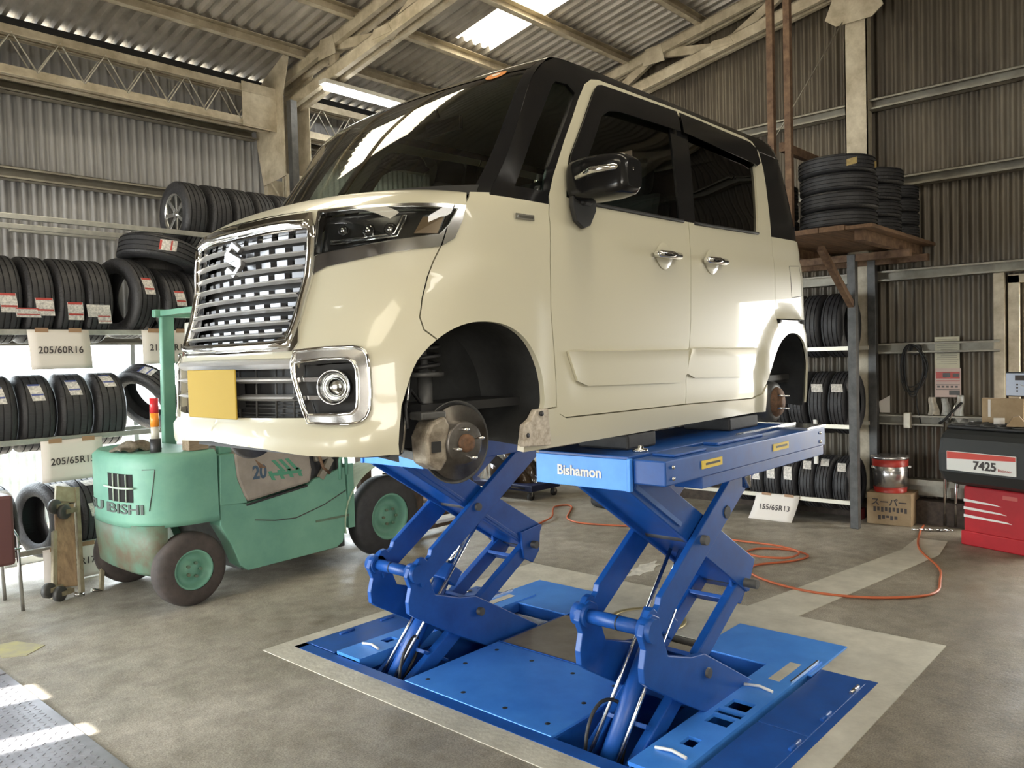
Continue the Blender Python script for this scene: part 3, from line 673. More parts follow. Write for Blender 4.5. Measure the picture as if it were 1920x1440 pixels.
M_clear = glassmat('clear_lens', (.85, .87, .86), 1.5, 1.4)
M_gap = mat('panel_gap_black', (.008, .008, .008), .9)

ARCH_F = [(-.232, 1.18), (-.234, 1.458), (-.195, 1.572), (-.134, 1.655), (-.05, 1.703), (.058, 1.718), (.184, 1.703), (.287, 1.651), (.358, 1.556), (.383, 1.459), (.378, 1.411), (.329, 1.367), (.28, 1.335), (.275, 1.18)]
ARCH_R = [(2.214, 1.18), (2.215, 1.387), (2.256, 1.471), (2.36, 1.598), (2.46, 1.662), (2.56, 1.686), (2.66, 1.676), (2.75, 1.625), (2.82, 1.53), (2.85, 1.42), (2.86, 1.18)]
DOORLINE = [(.456, 2.182), (.440, 1.95), (.436, 1.767), (.448, 1.623), (.460, 1.409), (.474, 1.383), (.513, 1.366), (.862, 1.363), (1.393, 1.360), (2.071, 1.348), (2.164, 1.367), (2.213, 1.416)]
SPLIT = [(1.393, 1.360), (1.411, 1.5), (1.445, 1.743), (1.460, 2.036), (1.464, 2.188), (1.50, 2.70), (1.508, 2.735)]
SEAM = [(-.10, 2.10), (-.149, 1.955), (-.175, 1.91), (-.195, 1.86), (-.205, 1.79), (-.203, 1.73), (-.18, 1.69), (-.13, 1.66)]
DOOR_TOP = [(1.508, 2.735), (.894, 2.722), (.837, 2.710), (.777, 2.674), (.715, 2.597), (.587, 2.411), (.496, 2.267), (.456, 2.182)]
RDOOR_TOP = [(1.508, 2.735), (2.25, 2.733), (2.40, 2.722), (2.462, 2.675), (2.472, 2.584), (2.43, 2.40), (2.387, 2.206)]
RDOOR_REAR = [(2.387, 2.206), (2.370, 1.86), (2.375, 1.75), (2.366, 1.598)]
HEAD = [(-.58, 2.086), (-.42, 2.090), (-.26, 2.093), (-.05, 2.096), (-.062, 2.043), (-.095, 1.985), (-.149, 1.957), (-.311, 1.938), (-.435, 1.916), (-.534, 1.902), (-.578, 1.885), (-.605, 1.86), (-.612, 1.91), (-.592, 1.97), (-.583, 2.03)]
LENS = [(-.57, 2.078), (-.42, 2.082), (-.26, 2.084), (-.085, 2.082), (-.115, 2.03), (-.155, 1.995), (-.312, 1.975), (-.403, 1.962), (-.553, 1.945), (-.584, 1.938), (-.575, 2.0)]
GR_OUT = [(U0, 2.083), (-.60, 2.083), (-.585, 2.04), (-.590, 1.97), (-.586, 1.886), (-.600, 1.828), (-.600, 1.71), (-.585, 1.66), (-.60, 1.633), (U0, 1.630)]
GR_IN = [(U0, 2.028), (-.605, 2.028), (-.600, 1.98), (-.616, 1.869), (-.630, 1.79), (-.636, 1.718), (-.655, 1.680), (-.70, 1.668), (U0, 1.668)]
FOG_OUT = soft([(-.592, 1.636), (-.33, 1.646), (-.318, 1.53), (-.325, 1.400), (-.545, 1.405), (-.552, 1.45)], 2)
FOG_OUT = [(-.587, 1.633), (-.48, 1.640), (-.385, 1.641), (-.352, 1.632), (-.334, 1.612), (-.326, 1.575), (-.324, 1.50), (-.327, 1.45), (-.335, 1.424), (-.352, 1.410), (-.385, 1.404), (-.455, 1.404), (-.524, 1.409), (-.547, 1.448), (-.584, 1.561)]
FOG_IN = [(-.573, 1.598), (-.47, 1.606), (-.395, 1.606), (-.374, 1.598), (-.365, 1.578), (-.362, 1.54), (-.363, 1.475), (-.368, 1.450), (-.382, 1.438), (-.43, 1.434), (-.529, 1.434), (-.548, 1.47), (-.575, 1.555)]
LOWER = [(U0, 1.617), (-.588, 1.614), (-.586, 1.565), (-.55, 1.45), (-.53, 1.425), (U0, 1.42)]
WIN1 = [(.585, 2.30), (.60, 2.345), (.82, 2.648), (.845, 2.668), (.885, 2.679), (1.487, 2.70), (1.464, 2.192), (.713, 2.184), (.56, 2.19)]
WIN2 = [(1.487, 2.70), (2.27, 2.692), (2.355, 2.67), (2.37, 2.61), (2.30, 2.58), (2.20, 2.225), (2.185, 2.205), (1.464, 2.192)]
BLACKQ = [(2.387, 2.206), (2.43, 2.40), (2.472, 2.584), (2.462, 2.675), (2.90, 2.675), (3.56, 2.675), (3.56, 2.21), (2.95, 2.215)]
QGLASS = [(.255, 2.196), (.562, 2.622), (.585, 2.64), (.66, 2.645), (.70, 2.62), (.455, 2.27), (.425, 2.196)]
APIL = [(.092, 2.150), (.454, 2.633), (.53, 2.700), (.62, 2.745), (.9, 2.765), (3.56, 2.765), (3.56, 2.675), (2.472, 2.675), (2.472, 2.584), (.456, 2.182), (.456, 2.150)]
ZTOP = 2.80
g = .0045
def smooth_open(l, k=4):
    return [tuple(map(float, p)) for p in _cr(l, k)]
ARCH_F = ARCH_F[:1] + smooth_open(ARCH_F[1:-1]) + ARCH_F[-1:]
ARCH_R = ARCH_R[:1] + smooth_open(ARCH_R[1:-1]) + ARCH_R[-1:]
gaps = [('gap', strip2(dens(l, .03, False), g)) for l in (DOORLINE, SPLIT, SEAM, RDOOR_REAR[:1] + RDOOR_REAR[1:], [(2.375, 1.762), (2.95, 1.762), (3.55, 1.762)], [(.275, 1.33), (.33, 1.405), (.46, 1.409)])]
far = 3.56
lower_top = [(U0, 2.088), (-.69, 2.092), (-.5, 2.094), (-.26, 2.097), (-.05, 2.100), (-.035, 2.125), (-.02, 2.152), (.2, 2.166), (.456, 2.182)]
regions = gaps + [
    ('hole', ARCH_F), ('hole', ARCH_R),
    ('grille_inside', GR_IN), ('grille_frame', GR_OUT), ('lens', LENS), ('headlight', HEAD),
    ('fog_inside', FOG_IN), ('fog_bezel', FOG_OUT), ('lower_inside', LOWER),
    ('glass_front', WIN1), ('glass_rear', WIN2), ('quarter_glass', QGLASS),
    ('front_door', DOORLINE[:9] + SPLIT[1:] + DOOR_TOP[1:]),
    ('rear_door', DOORLINE[8:] + [(2.256, 1.471), (2.366, 1.598)] + RDOOR_REAR[::-1][1:] + RDOOR_TOP[::-1][1:] + SPLIT[::-1][1:]),
    ('rear_glass', BLACKQ),
    ('side_skirt', [(.275, 1.262), (.275, 1.33), (.33, 1.405), (.460, 1.409), (.474, 1.383), (.513, 1.366), (.862, 1.363), (1.393, 1.360), (2.071, 1.348), (2.164, 1.367), (2.213, 1.416), (2.214, 1.272)]),
    ('pillar', APIL),
    ('front_bumper', [(U0, 1.345), (-.7, 1.331), (-.52, 1.312), (-.23, 1.305), (-.13, 1.66)] + SEAM[::-1][1:] + [(-.10, 2.10), (-.26, 2.097), (-.5, 2.094), (-.69, 2.092), (U0, 2.088)]),
    ('front_fender', [(-.13, 1.66)] + SEAM[::-1][1:] + [(-.05, 2.100), (-.035, 2.125), (-.02, 2.152), (.2, 2.166)] + DOORLINE[:5] + [(.33, 1.405), (.2, 1.5)]),
    ('tail_strip', [(2.375, 1.737), (2.375, 1.757), (2.87, 1.757), (2.95, 1.757), (3.56, 1.757), (3.56, 1.737)]),
    ('rear_quarter', [(2.387, 2.206), (2.95, 2.215), (3.56, 2.21), (3.56, 1.762), (2.375, 1.762), (2.370, 1.86)]),
    ('rear_bumper', [(2.375, 1.737), (3.56, 1.737), (3.56, 1.28), (2.84, 1.28), (2.5, 1.5), (2.366, 1.598)]),
]
T = cdt(regions)
# white panels
skin(T['front_bumper'], 'front_bumper', M_pearl, car, merge=True, thick=.02)
skin(T['front_fender'], 'front_fender', M_pearl, car, mirror=True, thick=.02)
fd = skin(T['front_door'], 'front_door', M_pearl, car, mirror=True, thick=.02)
rd = skin(T['rear_door'], 'rear_door', M_pearl, car, mirror=True, thick=.02)
skin(T['side_skirt'], 'side_skirt', M_pearl, car, off=.006, mirror=True, thick=.03)
rq = skin(T['rear_quarter'], 'rear_quarter_panel', M_pearl, car, mirror=True)
skin(T['rear_bumper'], 'rear_bumper', M_pearl, car, merge=True)
skin(T['tail_strip'], 'rear_trim_strip', M_pblack, car, off=-.004, merge=True)
skin(T['pillar'], 'windscreen_pillar', M_pblack, car, mirror=True)
skin(T['rear_glass'], 'rear_quarter_window', M_pblack, car, off=-.002, mirror=True, thick=.006)
skin(T['quarter_glass'], 'front_quarter_window', M_sglass, car, off=-.010, mirror=True, thick=0)
w1 = skin(T['glass_front'], 'door_window', M_sglass, car, off=-.012, mirror=True, thick=0)
w2 = skin(T['glass_rear'], 'rear_door_window', M_dglass, car, off=-.012, mirror=True, thick=0)
# dark inner shell behind the panel gaps
inner = []
for k in ('gap', 'front_bumper', 'front_fender', 'rear_quarter', 'rear_bumper', 'side_skirt'): inner += T[k]
inner += [q for q in T['front_door'] + T['rear_door'] if all(p[1] < 2.15 for p in q)]
skin(inner, 'inner_body', M_gap, car, off=-.026, thick=0, merge=True)
# chrome of the nose
gf = skin(T['grille_frame'], 'grille_frame', M_chrome, car, off=.008, thick=.03, merge=True)[0]
def band(line, r, nm, m, off=.008):
    for s_ in ((1,) if line[0][0] < U0 + .01 else (1, -1)):
        pts_ = [S(u, z, off) for u, z in dens(line, .03, False)]
        if s_ == 1 and line[0][0] < U0 + .01: pts_ = [Vector((v.x, -v.y, v.z)) for v in pts_[::-1]] + pts_[1:]
        else: pts_ = [Vector((v.x, v.y * s_, v.z)) for v in pts_]
        b = MB(); b.tube(pts_, r, 10); b.build(nm, m, gf)
band([(U0, 1.652), (-.70, 1.654), (-.625, 1.66), (-.618, 1.72), (-.612, 1.80), (-.600, 1.88), (-.592, 1.96), (-.595, 2.035)], .017, 'grille_surround', M_chrome, .004)
band([(U0, 2.050), (-.72, 2.052), (-.60, 2.045)], .015, 'grille_top_bar', M_chrome, .006)
skin(T['grille_inside'] , 'grille_backing', M_matblack, car, off=-.06, thick=0, merge=True)
hl = skin([q for q in T['headlight']], 'headlight', M_dchrome, car, off=.006, thick=.03, mirror=True)
for i, h in enumerate(hl):
    sgn = 1 if i == 0 else -1
    def mir(o_):
        if sgn < 0: o_.data = o_.data.copy(); [setattr(v, 'co', (v.co.x, -v.co.y, v.co.z)) for v in o_.data.vertices]; o_.data.flip_normals()
        return o_
    mir(skin(T['lens'], 'lamp_lens', M_clear, h, off=.009, thick=0)[0])
    mir(skin(T['lens'], 'lamp_housing', mat('lamp_black', (.015, .016, .018), .2), h, off=-.035, thick=0)[0])
    b = MB(); b.tube([S(u, z, .0) for u, z in dens(LENS + LENS[:1], .02, False)], .004, 6); mir(b.build('lens_rim', M_dchrome, h))
    for (u, z, r) in ((-.40, 2.015, .022), (-.325, 2.015, .022), (-.49, 2.02, .018)):
        b = MB(); b.ball(S(u, z, -.022), r, 10, (1, 1, 1)); mir(b.build('projector', M_dchrome, h))
    b = MB(); q = [S(u, z, -.004) for u, z in ((-.245, 1.998), (-.215, 2.052), (-.135, 2.055), (-.160, 2.0))]; b.add(q, [(0, 1, 2, 3)]); mir(b.build('indicator_lens', mat('amber_smoke', (.25, .17, .10), .15, .2), h))
    b = MB(); q = [S(u, z, -.012) for u, z in ((-.53, 1.975), (-.30, 1.992), (-.27, 2.06), (-.285, 2.06), (-.31, 2.0), (-.53, 1.985))]; b.tube(q, .004, 6); mir(b.build('light_guide', M_chrome, h))
# grille slats with the chequer pattern behind them
def slat(z, r, ue, name='grille_slat', off=-.002):
    n = 26; us = [ue + (2 * U0 - 2 * ue) * i / n for i in range(n + 1)]
    b = MB(); pts = [(S(u, z + .0, off), u) for u in us]
    vs = []; fs = []
    for p, u in pts: vs += [p + Vector((-.006, 0, r * .35)), p + Vector((-.014, 0, -r * .2)), p + Vector((.010, 0, -r)), p + Vector((.03, 0, r))]
    for i in range(n):
        for k in range(4): fs.append((4 * i + k, 4 * i + (k + 1) % 4, 4 * i + 4 + (k + 1) % 4, 4 * i + 4 + k))
    b.add(vs, fs); return b.build(name, MATS.get('bright_satin_slat', M_chrome), car)
zs_ = [2.0, 1.957, 1.913, 1.869, 1.822, 1.776, 1.732, 1.692]
ue_ = [-.600, -.605, -.612, -.619, -.628, -.635, -.638, -.652]
M_slat = mat('bright_satin_slat', (.80, .80, .81), .28, .6)
for z, u in zip(zs_, ue_): slat(z, .0095, u, off=.004)
b = MB(); random.seed(3)
for i in range(len(zs_) + 1):
    z = (zs_[i] + .022) if i < len(zs_) else zs_[-1] - .012
    u = -.64 - .012 * (i % 2); k = 0
    while u > 2 * U0 + .64:
        p = S(u, z, -.035); q = S(u - .052, z, -.035)
        b.box(0, 1, 0, 1, 0, 1, Matrix(((.02, q.x - p.x, 0, p.x - .004), (0, q.y - p.y, 0, p.y), (0, 0, .020, p.z - .010), (0, 0, 0, 1))))
        u -= .088
b.build('grille_blocks', M_satin, car)
# the emblem: the slanted double-hook mark
em = MB(); c0 = S(U0, 1.962, .004)
def E2(y, z): return (y * 1.0, z)
pr_ = [(.000, .062), (.046, .034), (.046, .018), (.006, .002), (.046, -.020), (.046, -.036), (.002, -.062), (-.046, -.034), (-.046, -.018), (-.006, -.002), (-.046, .020), (-.046, .036)]
fh = [(x_ * .058, z_ * .064) for x_, z_ in ((0, 1), (-.95, .38), (-.95, .02), (.36, -.46), (0, -.64), (-.62, -.32), (-.95, -.5), (0, -1), (.95, -.38), (.95, -.02), (-.36, .46), (0, .64), (.62, .32), (.95, .5))]
em.v = []; em.prism([(c0.y - y, c0.z + z) for y, z in fh], c0.x - .012, c0.x + .006, 'x'); em.build('emblem', mat('emblem_metal', (.26, .26, .27), .4, .5), car, bevel=.002)
# lower grille, plate
skin(T['lower_inside'], 'lower_grille', M_matblack, car, off=-.055, thick=0, merge=True)
for z, r in ((1.600, .020), (1.545, .010), (1.488, .010)): slat(z, r, -.582, 'lower_grille_bar', .0)
b = MB()
for k in range(7):
    z = 1.43 + k * .011
    b.tube([S(U0 + .38 - .76 * i / 12, z, -.045) for i in range(13)], .002, 5)
for u in (-.70, -.80, -.90, -.62): b.tube([S(u, 1.425, -.042), S(u, 1.60, -.042)], .004, 5); b.tube([S(2 * U0 - u, 1.425, -.042), S(2 * U0 - u, 1.60, -.042)], .004, 5)
b.build('grille_mesh', M_darksteel, car)
b = MB(); b.box(-.500, -.494, -.165, .165, 1.418 - CZ, 1.583 - CZ); npl = b.build('number_plate', mat('plate_yellow', (.42, .285, .03), .75), car, bevel=.004)
b = MB(); b.box(-.494, -.44, -.12, .12, 1.45 - CZ, 1.55 - CZ); b.build('plate_bracket', M_matblack, npl)
# fog lamps
fb = skin(T['fog_bezel'], 'fog_lamp_bezel', mat('soft_chrome', (.80, .80, .80), .24, .95), car, off=.006, thick=.04, mirror=True)
for i, h in enumerate(fb):
    sg = 1 if i == 0 else -1
    def P(u, z, o_): v = S(u, z, o_); return Vector((v.x, v.y * sg, v.z))
    ft = T['fog_inside']
    def fn_(u, z, o_): return P(u, z, o_)
    skin(ft, 'bezel_recess', M_matblack, h, off=-.045, thick=0, fn=fn_)
    c = P(-.443, 1.520, .0); nrm = (P(-.443, 1.52, .05) - c).normalized()
    d = Vector((-.86, -.5 * sg, 0)).normalized(); M = Matrix.Translation(c) @ d.to_track_quat('Z', 'Y').to_matrix().to_4x4()
    b = MB(); b.lathe([(-.04, .052), (.006, .056), (.012, .053), (.008, .049), (-.03, .040)], 32, M, 'z'); b.build('fog_lamp_ring', M_dchrome, h)
    b = MB(); b.lathe([(-.045, 0), (-.038, .03), (-.018, .043), (-.012, .043)], 24, M, 'z'); b.build('fog_lamp', M_chrome, h)
    b = MB(); b.lathe([(-.006, 0), (-.010, .03), (-.014, .043)], 24, M, 'z'); b.build('fog_lens', M_clear, h)
    b = MB(); b.tube([P(u, z, .010) for u, z in dens(FOG_OUT, .03)], .0055, 8, close=True); b.build('bezel_rim', M_chrome, h)
    b = MB(); b.tube([P(u, z, .008) for u, z in dens(FOG_IN, .03)], .0055, 8, close=True); b.build('bezel_rim', M_chrome, h)
    for z in (1.545, 1.488):
        b = MB(); b.bar(P(-.575, z, -.012), P(-.49, z, -.004), .012, .013); b.build('bezel_bar', M_dchrome, h)
# bonnet
def bonnet(u, v):
    # u across from near to far, v from nose back to the windscreen
    t = -1 + 2 * u; uu = U0 + (U0 * -1 - .055) * (-t) if False else None
    uc = U0 + (-.045 - U0) * abs(t)
    rim = S0(uc, 2.098) ; ry = abs(rim.y) * (1 if t > 0 else -1)
    back_x = -.02 + .115 * abs(t) ** 2; bz = 2.185 - .035 * abs(t) ** 3
    y = ry * (1 - v) + (.665 * t) * v
    x = rim.x + .0 + (back_x - rim.x) * v
    w = 1 - (1 - min(1, v * 1.0)) ** 2.2
    z = 2.094 + (bz - 2.094) * w + .006 * math.sin(PI * v)
    return Vector((x, y, z - CZ))
b = MB(); b.grid(bonnet, 40, 14); b.build('bonnet', M_pearl, car)
# cowl, roof and windscreen: one crowned skin between the pillars
Cc = _cr([(-.10, 2.155), (.02, 2.30), (.20, 2.49), (.38, 2.645), (.50, 2.722), (.64, 2.778), (.9, 2.825), (1.4, 2.865), (2.0, 2.872), (2.5, 2.852), (2.72, 2.80), (2.80, 2.70)], 6)
Ee = _cr([(.092, 2.150), (.20, 2.294), (.327, 2.464), (.454, 2.633), (.53, 2.700), (.62, 2.745), (.9, 2.765), (1.4, 2.765), (2.0, 2.765), (2.5, 2.765), (2.80, 2.765), (2.92, 2.70)], 6)
def crown(s, t):
    n = len(Cc) - 1; k = s * n; i = min(int(k), n - 1); f_ = k - i
    c = Cc[i] * (1 - f_) + Cc[i + 1] * f_; e = Ee[i] * (1 - f_) + Ee[i + 1] * f_
    E_ = S0(float(e[0]), float(e[1])); w = 1 - abs(t) ** 2.4
    return Vector((E_.x + (float(c[0]) - E_.x) * w, abs(E_.y) * t, E_.z + (float(c[1]) - E_.z) * w - CZ))
kws = 24 / 66.
b = MB(); b.grid(lambda a, c: crown(a * kws, -.94 + 1.88 * c), 24, 30); b.build('windscreen', M_glass, car)
b = MB(); b.grid(lambda a, c: crown(kws + a * (1 - kws), -1 + 2 * c), 42, 30); rf = b.build('roof', M_pblack, car)
b = MB()
for a_, c_ in ((-1, -.935), (.935, 1)): b.grid(lambda p, q: crown(p * kws, a_ + (c_ - a_) * q) + Vector((0, 0, .002)), 24, 4)
b.grid(lambda p, q: crown(kws - .05 + .052 * p, -.95 + 1.9 * q) + Vector((-.001, 0, .002)), 2, 24)
b.build('windscreen_surround', M_pblack, car)
b = MB(); b.grid(lambda p, q: crown(.0 + .025 * p, -.95 + 1.9 * q) + Vector((-.001, 0, .003)), 2, 24); b.build('cowl_strip', M_matblack, car)
# interior seen through the glass
M_trim = mat('grey_interior_trim', (.10, .10, .095), .8); M_seat = mat('dark_seat_fabric', (.045, .045, .045), .9); M_head = mat('pale_headlining', (.35, .34, .30), .9)
it = MB(); it.box(.18, .48, -.6, .6, 1.95 - CZ, 2.16 - CZ); it.box(.22, .62, -.62, .62, 1.75 - CZ, 1.97 - CZ); it.build('dashboard', M_trim, car, bevel=.04)
b = MB(); b.tube([(.62 + .05 * math.sin(a * PI / 12), .34 + .18 * math.cos(a * PI / 12), 2.08 - CZ + .17 * math.sin(a * PI / 12)) for a in range(24)], .013, 8, close=True); b.bar((.6, .2, 2.08 - CZ), (.6, .48, 2.08 - CZ), .03, .04); b.build('steering_wheel', M_matblack, car)
for nm, x in (('front_seat', 1.15), ('rear_seat', 2.05)):
    for y in (-.33, .33):
        b = MB(); b.box(x - .25, x + .28, y - .25, y + .25, 1.72 - CZ, 1.86 - CZ); b.bar((x + .25, y, 1.84 - CZ), (x + .42, y, 2.36 - CZ), .46, .12, up=(1, 0, 0)); b.bar((x + .42, y, 2.38 - CZ), (x + .46, y, 2.56 - CZ), .26, .09, up=(1, 0, 0)); b.build(nm, M_seat, car, bevel=.04)
b = MB(); b.grid(lambda p, q: crown(kws + .02 + p * (.9 - kws), -.93 + 1.86 * q) - Vector((0, 0, .035)), 16, 12); b.build('headlining', M_head, car)
b = MB(); b.box(.62, .64, -.11, .11, 2.585 - CZ, 2.645 - CZ); b.tube([(.6, 0, 2.65 - CZ), (.56, 0, 2.73 - CZ)], .008, 6); b.build('rear_view_mirror', M_matblack, car, bevel=.01)
b = MB(); b.box(-.1, 2.8, -.62, .62, 1.42 - CZ, 1.45 - CZ); b.box(.45, 2.2, -.66, .66, 1.27 - CZ, 1.44 - CZ); b.box(-.38, 2.75, -.34, .34, 1.30 - CZ, 1.44 - CZ); b.box(-.30, .0, -.42, .42, 1.35 - CZ, 1.95 - CZ); b.build('underbody', M_matblack, car)
b = MB(); p_ = [crown(.335, -.62), crown(.335, -.70), crown(.355, -.70), crown(.355, -.62)]; b.add([v - Vector((-.004, 0, .004)) for v in p_], [(0, 1, 2, 3)])
b = MB(); cs = crown(.315, -.72); b.grid(lambda p, q: crown(.315 + .028 * math.cos(2 * PI * q) * p, -.72 + .07 * math.sin(2 * PI * q) * p) + Vector((-.002, 0, .002)), 3, 20); b.build('inspection_sticker', mat('orange_sticker', (.75, .28, .07), .5), car)
b = MB(); b.grid(lambda p, q: crown(.315 + .012 * math.cos(2 * PI * q) * p, -.72 + .03 * math.sin(2 * PI * q) * p) + Vector((-.003, 0, .003)), 3, 16); b.build('sticker_centre', mat('sticker_white', (.8, .75, .65), .5), car)
# wheel arch liners
def liner(poly, name, depth):
    q = dens(poly, .04); o = []
    for s_ in (1, -1):
        b = MB(); a = [S(u, z, -.02) for u, z in q if z > 1.25]; a = [Vector((v.x, v.y * s_, v.z)) for v in a]
        c = [Vector((v.x, s_ * -.42 if depth else v.y, v.z)) for v in a]; n = len(a)
        # rounded tunnel: closed at the inner side
        mid = [Vector((x_.x + (-.0), (x_.y + y_.y) / 2, x_.z + .01)) for x_, y_ in zip(a, c)]
        vs = a + mid + c; fs = []
        for r_ in range(2):
            for i in range(n - 1): fs.append((r_ * n + i, r_ * n + i + 1, (r_ + 1) * n + i + 1, (r_ + 1) * n + i))
        b.add(vs, fs, True)
        b.add(c, [tuple(range(n))]); o.append(b.build(name, M_liner, car))
    return o
liner(ARCH_F, 'front_wheel_liner', 1); liner(ARCH_R, 'rear_wheel_liner', 1)
# front brake, strut and steering parts
M_disc = mat('brake_disc_steel', (.17, .16, .15), .38, .8, color2=(.09, .08, .075), scale=14)
M_rustdisc = mat('rusty_hub', (.22, .12, .07), .7, .4, color2=(.10, .06, .04), scale=40)
M_cast = mat('cast_caliper', (.38, .34, .28), .55, .4, color2=(.16, .13, .10), scale=25, detail=6)
for s_ in (-1, 1):
    Y = lambda y: y * (1 if s_ < 0 else -1)
    z0 = 1.319 - CZ; x0 = .02
    M = Matrix.Translation((x0, Y(-.665), z0)) @ Matrix.Rotation((-.12 if s_ < 0 else .12), 4, 'Z') @ (Matrix.Identity(4) if s_ < 0 else Matrix.Rotation(PI, 4, 'Z'))
    br = MB().lathe([(.020, .0), (.020, .085), (.022, .123), (.002, .125), (-.0, .124), (-.0, .078), (-.035, .072), (-.038, .066), (-.038, .0)], 48, M, 'y').build('brake_disc', M_disc, car)
    MB().lathe([(-.039, .0), (-.052, .0), (-.056, .012), (-.055, .028), (-.040, .031)], 24, M, 'y').build('hub_centre', M_rustdisc, br)
    for k in range(4):
        a = PI / 4 * 0 + k * PI / 2 + .3; MB().lathe([(-.075, 0), (-.075, .005), (-.038, .006)], 10, M @ Matrix.Translation((.05 * math.cos(a), 0, .05 * math.sin(a))), 'y').build('wheel_stud', M_steelrod, br)
    MB().lathe([(.026, .03), (.028, .13), (.010, .137), (.012, .140), (.034, .132), (.032, .03)], 36, M, 'y').build('dust_shield', M_darksteel, br)
    cal = MB(); cal.prism([(-.150, -.055), (-.155, .03), (-.13, .075), (-.075, .095), (-.055, .06), (-.075, 0), (-.07, -.05), (-.10, -.085)], -.035, .055, 'y', M).build('brake_caliper', M_cast, car, bevel=.01)
    cal_ = [o_ for o_ in car.children if o_.name.startswith('brake_caliper')][-1]
    MB().box(-.135, -.10, -.040, -.030, -.02, .015, M).build('caliper_window', M_black, cal_)
    MB().box(-.16, -.06, -.02, .05, .085, .11, M).build('caliper_bracket', M_darksteel, cal_, bevel=.006)
    st = MB(); st.tube([(-.03, Y(-.56), z0 + .05), (.0, Y(-.53), z0 + .24)], .026, 14); st.tube([(.0, Y(-.53), z0 + .24), (.01, Y(-.51), 1.70 - CZ)], .013, 10); st.tube([(-.005, Y(-.53), z0 + .22), (-.005, Y(-.53), z0 + .235)], .07, 18)
    so = st.build('suspension_strut', M_darksteel, car)
    MB().tube([(-.005 + .055 * math.cos(a * .5), Y(-.53 + .055 * math.sin(a * .5)), z0 + .235 + a * .0024) for a in range(64)], .007, 6).build('coil_spring', M_black, so)
    MB().tube([(-.17, Y(-.60), z0 - .02), (-.10, Y(-.58), z0 + .30)], .006, 6).build('stabiliser_link', M_steelrod, car)
    MB().tube([(-.16, Y(-.62), z0 + .06), (-.15, Y(-.6), z0 + .13), (-.10, Y(-.57), z0 + .18), (-.03, Y(-.55), z0 + .12)], .006, 6).build('brake_hose', M_black, car)
    b = MB(); b.box(-.235, -.15, Y(-.60), Y(-.40), z0 - .03, z0 + .26) if False else b.box(-.235, -.15, min(Y(-.60), Y(-.40)), max(Y(-.60), Y(-.40)), z0 - .03, z0 + .26); b.build('arch_bracket', M_matblack, car, bevel=.02)
    MB().bar((.0, Y(-.58), z0 - .06), (.05, Y(-.1), z0 - .02), .07, .03).build('control_arm', M_darksteel, car)
    # rear drum
    Mr = Matrix.Translation((2.54, Y(-.60), 1.30 - CZ)) @ (Matrix.Identity(4) if s_ < 0 else Matrix.Rotation(PI, 4, 'Z'))
    dr = MB().lathe([(.06, 0), (.06, .115), (.0, .118), (-.045, .110), (-.055, .09), (-.055, .0)], 40, Mr, 'y').build('brake_drum', M_darksteel, car)
    MB().lathe([(-.056, .085), (-.075, .075), (-.078, .03), (-.09, .028), (-.09, .0)], 32, Mr, 'y').build('drum_face', M_rustdisc, dr)
    for k in range(4):
        a = k * PI / 2 + .7; MB().lathe([(-.115, 0), (-.115, .005), (-.075, .006)], 8, Mr @ Matrix.Translation((.05 * math.cos(a), 0, .05 * math.sin(a))), 'y').build('wheel_stud', M_steelrod, dr)
    b = MB(); b.box(2.2, 2.85, min(Y(-.6), Y(-.2)), max(Y(-.6), Y(-.2)), 1.40 - CZ, 1.44 - CZ); b.build('floor_rail', M_matblack, car)
# bracket at the front of the sill
b = MB(); q = [S(u, z, .012) for u, z in ((.255, 1.33), (.262, 1.36), (.30, 1.38), (.325, 1.41), (.395, 1.41), (.405, 1.275), (.255, 1.285))]; 
b.prism([(v.x, v.z) for v in q], q[0].y - .004, q[0].y + .02, 'y'); br = b.build('sill_bracket', mat('mottled_white_plastic', (.6, .55, .48), .5, color2=(.33, .28, .22), scale=40), car, bevel=.004)
for u, z in ((.278, 1.325), (.345, 1.395)): MB().lathe([(0, 0), (0, .009), (.008, .009)], 10, Matrix.Translation(S(u, z, .019)), 'y').build('bracket_clip', M_black, br)
# door fittings
def doorpart(parent_list, fn):
    for i, d_ in enumerate(parent_list):
        sg = 1 if i == 0 else -1
        fn(d_, lambda u, z, o_=0: Vector((S(u, z, o_).x, S(u, z, o_).y * sg, S(u, z, o_).z)), sg)
def handle(uc, zc):
    def f_(d_, P, sg):
        b = MB()
        def cup(p, q):
            a = 2 * PI * q; r = p; hx = .072 * (1 - .25 * abs(math.sin(a))); hz = .058
            return P(uc + hx * r * math.cos(a), zc + hz * r * math.sin(a), .004 + .004 * math.sin(PI * r) - .0 * (1 - r))
        b.grid(cup, 6, 28); c = b.build('handle_cup', M_pearl, d_)
        b = MB(); b.tube([P(uc - .088, zc, .010), P(uc - .075, zc, .034), P(uc, zc, .040), P(uc + .078, zc, .034), P(uc + .09, zc, .010)], [.013, .016, .017, .016, .012], 14); b.build('door_handle', M_chrome, d_)
        b = MB(); b.tube([P(uc - .07, zc - .004, .050), P(uc + .07, zc - .004, .050)], .006, 8); b.build('handle_insert', M_pblack, d_)
    return f_
doorpart(fd, handle(1.222, 2.018)); doorpart(rd, handle(1.652, 2.022))
M_pearl2 = M_pearl
def garn(a, c, lo_l, lo_r):
    poly = [(a, 1.612), (c, 1.606), (lo_r, 1.50), (lo_r - .08, 1.462), (lo_l + .10, 1.478), (lo_l + .03, 1.50)]
    t_ = cdt([('g', poly)], .04)['g']
    def f_(d_, P, sg): skin(t_, 'door_garnish', M_pearl, d_, off=.011, thick=.01, fn=P)
    return f_
doorpart(fd, garn(.52, 1.418, .55, 1.405)); doorpart(rd, garn(1.44, 2.128, 1.37, 2.08))
